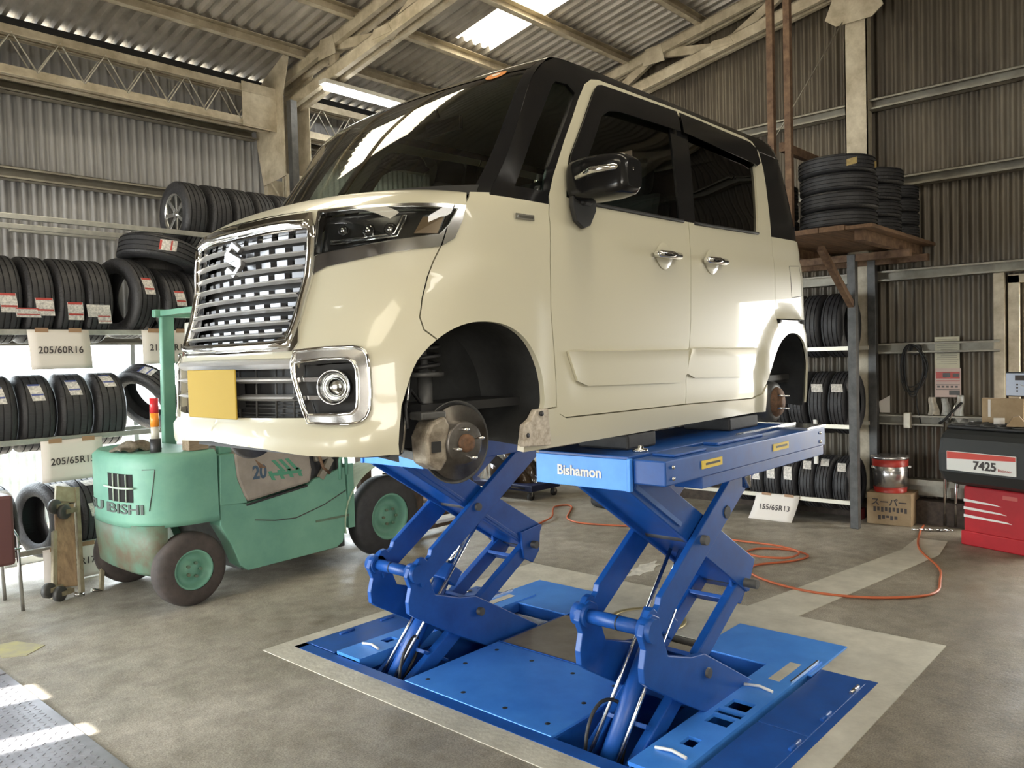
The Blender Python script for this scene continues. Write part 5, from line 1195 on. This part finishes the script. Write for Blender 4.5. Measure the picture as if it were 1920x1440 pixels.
for i, y in enumerate((2.62, 2.80, 2.98, 3.16, 3.34)):
    rt(.285, .17, y, .91, 'tyre on the middle shelf of the right rack, %s' % side_[i], [(up(150), .28, 0, .10, 'n')] if i in (0, 1) else None)
for i, y in enumerate((2.66, 2.86, 3.06, 3.26)): rt(.29, .19, y, 1.605, 'shadowed tyre on the right rack top shelf, %s' % side_[i])
sg_ = empty('paper_sign', (7.19, 3.18, .235), 'white paper sign printed 155/65R13 curling from the right rack bottom shelf', 'sign', 'tyre size signs')
b = MB(); b.grid(lambda p, q: Vector((-.09 * q * q, .21 - .42 * p + .045 * q, -.235 * q)), 6, 8); sh = b.build('sheet', M_paper, sg_); so = sh.modifiers.new('t', 'SOLIDIFY'); so.thickness = .001
tx = text('size_print', '155/65R13', .07, M_ink, sg_, facing((-.030, .025, -.125), (0, -1, 0), (.36, 0, .93)), extrude=.0004, sx=.92, bold=.0012, space=1.08)
for yy in (-.11, .11): MB().box(-.004, -.001, yy - .045, yy + .045, -.015, .008).build('tape', M_tape, sg_)
# stacks on the loft deck
def stack(x, y, R, w, n, nm, labs=False):
    for k in range(n):
        lv = ('bottom', 'second', 'third', 'fourth', 'fifth')[k] if k < n - 1 else 'top'
        tyre(R, w, (x + random.uniform(-.012, .012), y + random.uniform(-.012, .012), 2.526 + w * (k + .5) * .97), (0, PI / 2, 0), '%s tyre of the %s stack on the wooden loft deck' % (lv, nm), 'tyres stacked on the loft deck',
             [(up(172), .30, 0, .05, 'y'), (up(228), .28, 0, .05, 'y')] if labs and k == n - 1 else None)
stack(6.56, 2.36, .29, .145, 4, 'front', True); stack(7.13, 2.33, .28, .14, 4, 'middle'); stack(7.60, 2.28, .23, .12, 4, 'rear')
stack(6.60, 3.0, .29, .15, 3, 'left')
# ================================================================ right-hand side
M_card = mat('cardboard', (.42, .31, .19), .8, color2=(.30, .21, .12), scale=5, detail=5)
bx_ = MB().box(-.17, .17, -.185, .185, 0, .285).build('cardboard_box', M_card, bevel=.006, loc=(7.66, 2.30, 0)); bx_.rotation_euler = (0, 0, .08); tag(bx_, 'brown cardboard box with dark printing under the paint pail', 'box')
text('box_print', 'スーパー', .075, M_ink, bx_, facing((-.1715, -.0, .20), (0, -1, 0), (0, 0, 1)), extrude=.0003, bold=.002)
b = MB(); random.seed(5)
for k in range(9): yy = .13 - k * .032; b.box(-.1722, -.1712, yy - .022, yy - .002, .115 + .01 * (k % 2), .16)
for k in range(5): yy = .09 - k * .034; b.box(-.1722, -.1712, yy - .024, yy, .045 + .01 * (k % 3), .085)
b.build('box_marks', M_ink, bx_)
pl = empty('paint_pail', (7.62, 2.31, .287), 'silver and red round metal pail standing on the cardboard box', 'pail')
M_tin = mat('tin', (.55, .53, .52), .25, .9); M_redl = mat('red_lacquer', (.40, .035, .025), .35)
MB().lathe([(0, 0), (0, .135), (.30, .150), (.30, 0)], 40, None, 'z').build('pail_body', M_tin, pl)
MB().lathe([(.235, .1495), (.295, .1515), (.295, .148)], 40, None, 'z').build('red_band', M_redl, pl); MB().lathe([(.0, .1365), (.045, .1395), (.045, .13)], 40, None, 'z').build('red_foot_band', M_redl, pl)
MB().lathe([(.295, .15), (.30, .160), (.315, .163), (.325, .155), (.33, .12), (.325, .0)], 40, None, 'z').build('pail_lid', M_tin, pl)
MB().lathe([(.19, .1475), (.195, .1515), (.20, .148)], 40, None, 'z').build('hoop', M_tin, pl)
for a in (-1.2, 2.2): MB().bar((.14 * math.cos(a), .14 * math.sin(a), .225), (.17 * math.cos(a), .17 * math.sin(a), .225), .03, .02).build('handle_lug', M_steelrod, pl)
# wheel balancer
wb = empty('wheel_balancer', (7.02, 1.36, 0), 'wheel balancer with red cabinet and black body marked 7425', 'wheel balancer', rz=math.radians(-19))
# local: -x faces the camera, y leftwards
M_redcab = mat('red_cabinet_paint', (.42, .015, .022), .35, var=.12, scale=4)
def w_(b, n, m, bev=0, parent=None): return b.build(n, m, parent or wb, bev)
w_(MB().box(-.02, .50, -.30, .27, .0, .115), 'cabinet_foot', M_redcab, .01)
cb = w_(MB().box(.0, .48, -.27, .255, .10, .47), 'cabinet', M_redcab, .012)
for k in range(3):
    z = .345 - k * .062; w_(MB().prism([(.255, z), (.255, z + .022), (.02 - .05 * k, z + .008), (-.04 - .04 * k, z - .004)], -.003, .0, 'x'), 'white_stripe', M_white, 0, cb)
w_(MB().box(-.0025, 0, -.16, -.05, .40, .43), 'faded_label', mat('faded_red', (.55, .12, .10), .5), 0, cb)
prof = [(.02, .47), (-.13, .52), (-.185, .60), (-.19, .74), (-.16, .86), (-.10, .93), (.44, .93), (.50, .86), (.50, .55), (.46, .47)]
bd_ = w_(MB().prism([(x, z) for x, z in prof], -.42, .36, 'y'), 'machine_body', mat('charcoal_plastic', (.028, .030, .030), .55), .045)
tr = w_(MB().box(-.09, .46, -.40, .33, .93, .955), 'weight_tray', M_black, .01)
b = MB()
for i in range(4):
    for j in range(6):
        c = Vector((-.04 + i * .125, .26 - j * .118 - (i % 2) * .055, .955)); b.tube([c + Vector((.06 * math.cos(k * PI / 3), .06 * math.sin(k * PI / 3), .006)) for k in range(6)], .006, 5, close=True)
w_(b, 'tray_pockets', mat('dark_tray_edge', (.06, .06, .06), .5), 0, tr)
sp = w_(MB().box(-.198, -.190, -.26, .27, .615, .765), 'name_panel', M_white, .004)
w_(MB().prism([(.265, .705), (.265, .76), (-.255, .76), (-.255, .728)], -.2, -.198, 'x'), 'red_band', mat('bright_red_print', (.6, .07, .05), .4), 0, sp)
text('model_number', '7425', .088, M_ink, sp, facing((-.200, -.03, .668), (0, -1, 0), (0, 0, 1)), extrude=.0004, bold=.003)
text('small_print', 'Balancer', .03, M_redl, sp, facing((-.200, -.18, .650), (0, -1, 0), (0, 0, 1)), extrude=.0004)
w_(MB().tube([(.25, -.42, .72), (.25, -.60, .72)], .02, 14), 'spindle', M_steelrod)
mn = w_(MB().box(.33, .37, -.26, .11, 1.17, 1.365), 'display_panel', M_black, .006)
w_(MB().box(.322, .331, -.25, .10, 1.18, 1.355), 'panel_face', mat('silver_blue_panel', (.42, .46, .56), .35, .3), 0, mn)
b = MB()
for (y0, y1, z0, z1) in ((.03, -.04, 1.30, 1.34), (-.055, -.10, 1.305, 1.33), (-.115, -.19, 1.30, 1.34), (-.21, -.245, 1.318, 1.33), (-.21, -.245, 1.29, 1.30), (-.21, -.245, 1.262, 1.272), (-.21, -.245, 1.235, 1.245)): b.box(.319, .323, y1, y0, z0, z1)
for z in (1.21, 1.235, 1.26):
    for y in (.015, -.165): b.box(.319, .323, y - .006, y + .006, z, z + .012)
w_(b, 'panel_displays', M_ink, 0, mn)
w_(MB().tube([(.319, -.01, 1.265), (.319, -.06, 1.245), (.319, -.085, 1.24), (.319, -.11, 1.22), (.319, -.085, 1.24), (.319, -.135, 1.268)], .003, 5), 'panel_mark', M_white, 0, mn)
w_(MB().box(.38, .42, -.12, -.04, .93, 1.3), 'display_stalk', M_darksteel)
o = MB().box(-.02, .02, -.155, .155, 0, .20).build('cardboard_sheet', M_card, bevel=.003, loc=(7.30, 1.36, .958)); o.rotation_euler = (0, 0, math.radians(-15)); tag(o, 'piece of cardboard leaning under the balancer display panel', 'cardboard')
MB().box(-.0225, -.02, .085, .105, .05, .19).build('pale_tape', M_paper, o)
for i, (x, y, c, lb_, rz) in enumerate(((6.98, 1.32, M_paper, 'small white roll lying in the balancer tray', .5), (6.93, 1.20, M_card, 'tan sponge block lying in the balancer tray', .2))):
    b = MB()
    if i == 0: b.tube([(0, -.03, .03), (0.02, .04, .03)], .026, 14)
    else: b.prism([(-.07, 0), (.07, 0), (.03, .07), (-.01, .08)], -.05, .05, 'x')
    o = b.build(('paper_roll', 'sponge')[i], c, loc=(x, y, .972)); o.rotation_euler = (0, 0, rz); tag(o, lb_, ('roll', 'sponge')[i])
# wall items
po = MB().box(-.003, 0, -.10, .10, 0, .28).build('notice_sheet', mat('cream_notice', (.58, .55, .42), .6, var=.05), loc=(7.845, 1.89, 1.385)); tag(po, 'cream printed notice sheet on the back wall above the red one', 'notice')
b = MB()
for k in range(13): b.box(-.0042, -.003, -.08, .08 - .03 * (k % 3 == 2), .255 - k * .018, .259 - k * .018)
b.box(-.0045, -.003, -.09, .09, .075, .079); b.build('printed_lines', mat('grey_print', (.25, .24, .2), .7), po)
pr_ = MB().box(-.006, 0, -.105, .105, 0, .255).build('red_price_board', mat('pale_pink_board', (.55, .42, .38), .5), loc=(7.845, 1.885, 1.13)); tag(pr_, 'red and white printed board below the cream notice on the back wall', 'notice')
b = MB(); b.box(-.0075, -.006, -.095, .095, .165, .225); b.box(-.0075, -.006, -.095, .095, .14, .148); b.build('red_print', M_redl, pr_)
b = MB()
for (y0, y1, z0, z1) in ((-.02, .04, .175, .215), (-.09, -.04, .18, .21), (-.095, .095, .108, .113), (-.095, .095, .065, .069), (-.095, -.01, .02, .06)): b.box(-.0085, -.0075, y0, y1, z0, z1)
for k in range(5): b.box(-.0085, -.006, .065 - k * .036, .085 - k * .036, .085, .1)
b.build('dark_print', M_darksteel, pr_)
cc = empty('coiled_cable', (7.80, 2.14, 1.60), 'black cable coiled and hung on the back wall left of the notices', 'cable')
b = MB(); random.seed(11)
for k in range(7):
    w = .095 + random.uniform(-.02, .03); h = .20 + random.uniform(-.02, .03); ph = random.uniform(-.2, .2)
    b.tube([(-.02 - .004 * k, w * math.sin(a + ph * math.sin(a)), -h + h * math.cos(a) + .03 * math.sin(2 * a)) for a in [i * PI / 14 for i in range(28)]], .006, 6, close=True)
b.build('cable_loops', M_matblack, cc)
MB().tube([(-.03, -.01, -.38), (-.03, -.02, -.55), (-.02, -.05, -.72)], .006, 6).build('cable_tail', M_matblack, cc)
MB().lathe([(-.03, .035), (-.02, .05), (.04, .05), (.04, .035)], 20, Matrix.Translation((-.0, 0, -.04)), 'x').build('cable_hook', M_darksteel, cc)
b = MB(); b.prism([(-.05, 0), (.04, 0), (.05, .10), (-.05, .16)], -.002, 0, 'x'); tag(b.build('torn_paper', M_paper, loc=(7.84, 2.42, .98)), 'torn white paper on the back wall beside the dark post', 'paper')
# gloves and bags hanging under the notices
def hang(name, x, y, z, w, h, m, label, cat, seed):
    random.seed(seed); b = MB()
    b.grid(lambda p, q: Vector((-.02 - .03 * math.sin(PI * p) * (.4 + q) + .006 * math.sin(9 * p + seed), w * (p - .5) * (.55 + .45 * q) + .01 * math.sin(5 * q + seed), -h * q - .02 * math.sin(3 * PI * p + seed) * q)), 14, 12)
    o = b.build(name, m, loc=(x, y, z)); so = o.modifiers.new('t', 'SOLIDIFY'); so.thickness = .006; tag(o, label, cat); return o
hang('work_glove', 7.84, 2.0, 1.13, .10, .17, mat('pale_cotton', (.55, .50, .42), .9, var=.2, scale=20), 'pale work glove hanging under the notices, left one', 'glove', 1)
hang('work_glove', 7.84, 1.90, 1.12, .09, .2, mat('grey_cotton', (.4, .4, .38), .9, var=.3, scale=20), 'grey work glove hanging under the notices, beside the tools', 'glove', 2)
hang('plastic_bag', 7.84, 1.79, 1.15, .10, .22, mat('cloudy_plastic', (.5, .5, .47), .3, var=.3, scale=15), 'cloudy plastic bag hanging right of the gloves on the back wall', 'bag', 4)
tg = empty('hand_tool', (7.80, 1.86, .93), 'black handled pliers hung over the lower wall rail', 'tool')
MB().tube([(-.03, -.10, .16), (-.03, .04, .0), (-.03, .08, -.03)], .011, 8).build('tool_handle', M_matblack, tg); MB().tube([(-.03, -.06, .18), (-.03, .0, -.02)], .008, 8).build('tool_jaw', M_steelrod, tg)
for y, z0, z1, lb_ in ((1.885, .37, .92, 'long bright pipe standing against the back wall left of the balancer'), (1.80, .37, .62, 'short bright pipe standing by the long one left of the balancer')):
    tag(MB().tube([(7.70, y, z0 - .36), (7.74, y, z1)], .013, 12).build('steel_pipe', M_steelrod), lb_, 'pipe', 'bright pipes left of the balancer')
tag(MB().box(-.03, .03, -.03, .03, -.06, .08).build('wall_clamp', M_palerail, bevel=.006, loc=(7.77, 2.20, .91)), 'pale metal clamp on the lower wall rail above the pail', 'clamp')
tag(MB().box(-.06, .06, -.05, .05, 0, .10).build('red_toolbox', mat('dull_red', (.22, .03, .035), .5), bevel=.006, loc=(7.62, 2.60, .12)), 'small dull red box on the floor behind the dark rack post', 'box')
bpy.data.objects['red_toolbox'].location.z = 0
# orange air hose
hp_ = _cr([(7.60, 2.03), (7.30, 1.98), (6.72, 1.83), (6.2, 1.56), (5.87, 1.47), (5.60, 1.42), (5.42, 1.48), (5.22, 1.70), (5.12, 2.0), (5.16, 2.3), (5.30, 2.55), (5.52, 2.62), (5.78, 2.46), (6.0, 2.42), (6.1, 2.6), (6.0, 2.82), (5.82, 2.84), (5.72, 2.7), (5.80, 2.5), (6.02, 2.50), (6.12, 2.72), (6.15, 3.1), (6.2, 3.6), (6.2, 3.93), (6.05, 4.3), (5.98, 4.6), (6.08, 4.82), (6.35, 5.0), (6.55, 5.13), (6.62, 5.24), (6.50, 5.30), (6.30, 5.18), (6.0, 4.95), (5.80, 4.90), (5.62, 4.88), (5.5, 4.95)], 8)
def hz(i):
    n = len(hp_); z = .010
    for k, (x, y) in enumerate(((5.80, 2.5),)): pass
    return z + .014 * (100 < i < 160) * (i % 2 == 0) * 0 + (.014 if 128 < i < 165 else 0) + (.014 if 244 < i < 262 else 0)
pts = [(p[0], p[1], hz(i)) for i, p in enumerate(hp_)]
zz = [p[2] for p in pts]; zz = [sum(zz[max(0, i - 4):i + 5]) / len(zz[max(0, i - 4):i + 5]) for i in range(len(zz))]
M_orange = mat('orange_air_hose', (.50, .12, .045), .45)
tag(MB().tube([(p[0], p[1], z) for p, z in zip(pts, zz)], .0085, 8).build('air_hose', M_orange), 'orange air hose looping across the floor from the back wall', 'hose')
ac = empty('hose_coupling', (7.43, 1.93, .0), 'chrome air coupling on the floor beside the red balancer cabinet', 'coupling', rz=-1.1)
for i, (a, c, r) in enumerate(((-.15, -.05, .008), (-.05, .0, .014), (.0, .07, .009), (.07, .13, .013), (.13, .17, .008))): MB().tube([(a, 0, .014), (c, 0, .014)], r, 12).build(('coupling_nose', 'coupling_collar', 'coupling_body', 'coupling_nut', 'coupling_tail')[i], M_steelrod, ac)
# ================================================================ behind the lift
dl = empty('wheeled_dolly', (6.85, 6.2, 0), 'dark blue low dolly on casters behind the lift', 'dolly')
M_navy = mat('navy_paint', (.012, .018, .06), .4)
MB().box(-.25, .25, -.48, .55, .10, .17).build('dolly_deck', M_navy, dl, bevel=.01)
MB().box(-.255, -.25, -.12, -.05, .115, .155).build('deck_label', M_paper, dl); MB().box(-.255, -.25, -.38, -.18, .125, .145).build('deck_slots', M_steelrod, dl)
for x in (-.2, .2):
    for y in (-.42, .48):
        c = MB().lathe([(-.015, 0), (-.015, .045), (.015, .045), (.015, 0)], 20, Matrix.Translation((x, y, .045)), 'y').build('caster', M_black, dl)
        MB().bar((x, y, .045), (x, y, .1), .045, .02).build('caster_fork', M_steelrod, c)
M_film = glassmat('plastic_film', (.75, .70, .62), 1.45, 2.0)
bn = empty('wrapped_bundle', (6.85, 6.27, .172), 'bundle of old parts wrapped in clear plastic film on the navy dolly', 'bundle')
random.seed(21)
b = MB(); b.grid(lambda p, q: Vector((.20 * math.cos(2 * PI * p) * (1 - .55 * q) * (1 + .08 * math.sin(9 * p * PI + 4 * q)), .42 * math.sin(2 * PI * p) * (1 - .5 * q) * (1 + .06 * math.sin(14 * p + 9 * q)), .42 * q ** .9)), 36, 14); b.build('bundle_core', mat('brown_bundle', (.20, .14, .10), .7, color2=(.09, .06, .05), scale=9, detail=6, bump=.5), bn)
b = MB(); b.grid(lambda p, q: Vector((.225 * math.cos(2 * PI * p) * (1 - .52 * q) * (1 + .07 * math.sin(13 * p * PI + 7 * q)), .45 * math.sin(2 * PI * p) * (1 - .48 * q) * (1 + .06 * math.sin(22 * p * PI + 9 * q)), .46 * q ** .9)), 60, 20); b.build('film_wrap', M_film, bn)
tyre(.30, .2, (6.98, 4.83, .1), (0, PI / 2, 0), 'black tyre lying flat on the floor behind the lift platform')
tyre(.28, .18, (6.25, 6.10, .28), (0, 0, .9), 'dark tyre standing behind the forklift forks')
cr_ = empty('wooden_crate', (6.15, 6.75, 0), 'dark wooden crate of scrap against the left wall past the forklift', 'crate')
for k in range(4): MB().box(-.3, .3, -.22, -.2, .04 + k * .12, .13 + k * .12).build('crate_slat', M_rwood, cr_); MB().box(-.3, -.28, -.2, .2, .04 + k * .12, .13 + k * .12).build('crate_slat', M_rwood, cr_)
MB().box(-.28, .28, -.2, .2, 0, .42).build('crate_load', mat('dark_scrap', (.05, .04, .035), .8, var=.4, scale=14, bump=.6), cr_)
# ================================================================ left foreground
dy = empty('folded_dolly', (2.05, 6.05, 0), 'folded wood and steel caster dolly leaning on the left rack', 'dolly')
M_olive = mat('dull_cream_steel', (.42, .38, .27), .5, .3, color2=(.26, .22, .15), scale=10)
M_oldwood = mat('weathered_plywood', (.46, .32, .20), .75, color2=(.25, .17, .11), scale=6, stretch=(5, 5, .5), detail=6)
top = Vector((.10, .32, .72))
def al(t, dx=0, dy_=0): return Vector((dx, 0, 0)) + Vector((.10, .30, .72)) * t + Vector((0, dy_, 0))
MB().bar(al(.02, .04), al(1.0, .04), .025, .05, up=(0, 1, 0)).build('side_rail', M_olive, dy); MB().bar(al(.02, -.14), al(.62, -.12), .025, .045, up=(0, 1, 0)).build('side_rail', M_olive, dy)
MB().bar(al(.0, .17), al(.95, .25), .025, .03, up=(0, 1, 0)).build('side_rail', M_olive, dy)
MB().bar(al(.1, -.05), al(.86, -.05), .13, .02, up=(0, 1, 0)).build('board', M_oldwood, dy, bevel=.003)
MB().bar(al(.88, -.04), al(1.02, -.03), .14, .03, up=(0, 1, 0)).build('board_end', M_olive, dy)
for t, dx in ((.86, -.13), (.80, -.07), (.12, -.19), (.07, -.12), (.85, .20)):
    c_ = al(t, dx, -.06); M = Matrix.Translation(c_) @ Matrix.Rotation(.5, 4, 'Z')
    cs_ = MB().lathe([(-.018, 0), (-.018, .042), (-.014, .052), (.014, .052), (.018, .042), (.018, 0)], 24, M, 'y').build('caster', M_darksteel, dy)
    MB().bar(c_, c_ + Vector((.09, .04, 0)), .05, .03).build('caster_fork', M_olive, cs_)
MB().tube([al(.0, .04), al(-.02, .04) + Vector((0, -.03, .02)), al(.03, -.02, -.03)], .014, 8).build('rail_hook', M_steelrod, dy)
MB().tube([al(.0, .17), al(.03, .10, -.02)], .014, 8).build('rail_hook', M_steelrod, dy)
ch = empty('folding_chair', (1.55, 5.98, 0), 'folding pipe chair with maroon seat at the left edge of the picture', 'chair')
MB().tube([(.15, 0, 0), (.14, .0, .30), (.135, 0, .50), (.10, 0, .57), (.03, 0, .62)], .012, 10).build('chair_leg', M_steelrod, ch)
MB().tube([(.15, .38, 0), (.14, .38, .30), (.135, .38, .50), (.10, .38, .57)], .012, 10).build('chair_leg', M_steelrod, ch)
MB().tube([(-.25, .0, 0), (.10, 0, .46)], .012, 10).build('chair_leg', M_steelrod, ch); MB().tube([(-.25, .38, 0), (.10, .38, .46)], .012, 10).build('chair_leg', M_steelrod, ch)
MB().box(-.30, .12, -.02, .40, .32, .78).build('chair_back', mat('maroon_vinyl', (.13, .055, .055), .45), ch, bevel=.02)
MB().tube([(.05, 0, .42), (.155, -.01, .42)], .008, 8).build('chair_bolt', M_steelrod, ch)
# tread plates over the drain
M_tp = mat('galvanised_tread_plate', (.40, .40, .44), .38, .7, var=.15, scale=6)
for i, (y0, y1) in enumerate(((2.95, 4.78), (4.80, 6.0))):
    o = MB().box(.35, 1.27, y0, y1, .002, .010).build('tread_plate', M_tp, bevel=.002)
    tag(o, ('galvanised tread plate on the floor at the bottom left, the nearer one', 'galvanised tread plate on the floor at the left edge, the further one')[i], 'floor plate', 'tread plates')
    b = MB(); p = .034
    for a in range(int(.9 / p)):
        for c in range(int((y1 - y0) / p)):
            x = .37 + a * p; y = y0 + .02 + c * p
            if x < .70 or y > y1 - .02: continue
            s_ = .7 if (a + c) % 2 else -.7
            b.bar((x - .010 * math.cos(s_), y - .010 * math.sin(s_), .010), (x + .010 * math.cos(s_), y + .010 * math.sin(s_), .010), .005, .004)
    b.build('tread_pattern', M_tp, o)
struct(flat([(1.33, 5.10), (1.43, 5.02), (1.56, 5.12), (1.47, 5.34), (1.37, 5.36)], .003, mat('worn_yellow_floor_paint', (.46, .43, .20), .7, color2=(.36, .33, .25), scale=9), 'trim_20'))
random.seed(2)
cx_, cy_ = 4.98, 3.24
struct(flat([(cx_ + (.22 + .05 * math.sin(5 * a)) * math.cos(a), cy_ + (.07 + .018 * math.sin(7 * a)) * math.sin(a) + .03 * math.cos(a)) for a in [k * PI / 14 for k in range(28)]], .003, mat('white_spilt_paint', (.62, .60, .54), .7, var=.2, scale=20), 'trim_21'))
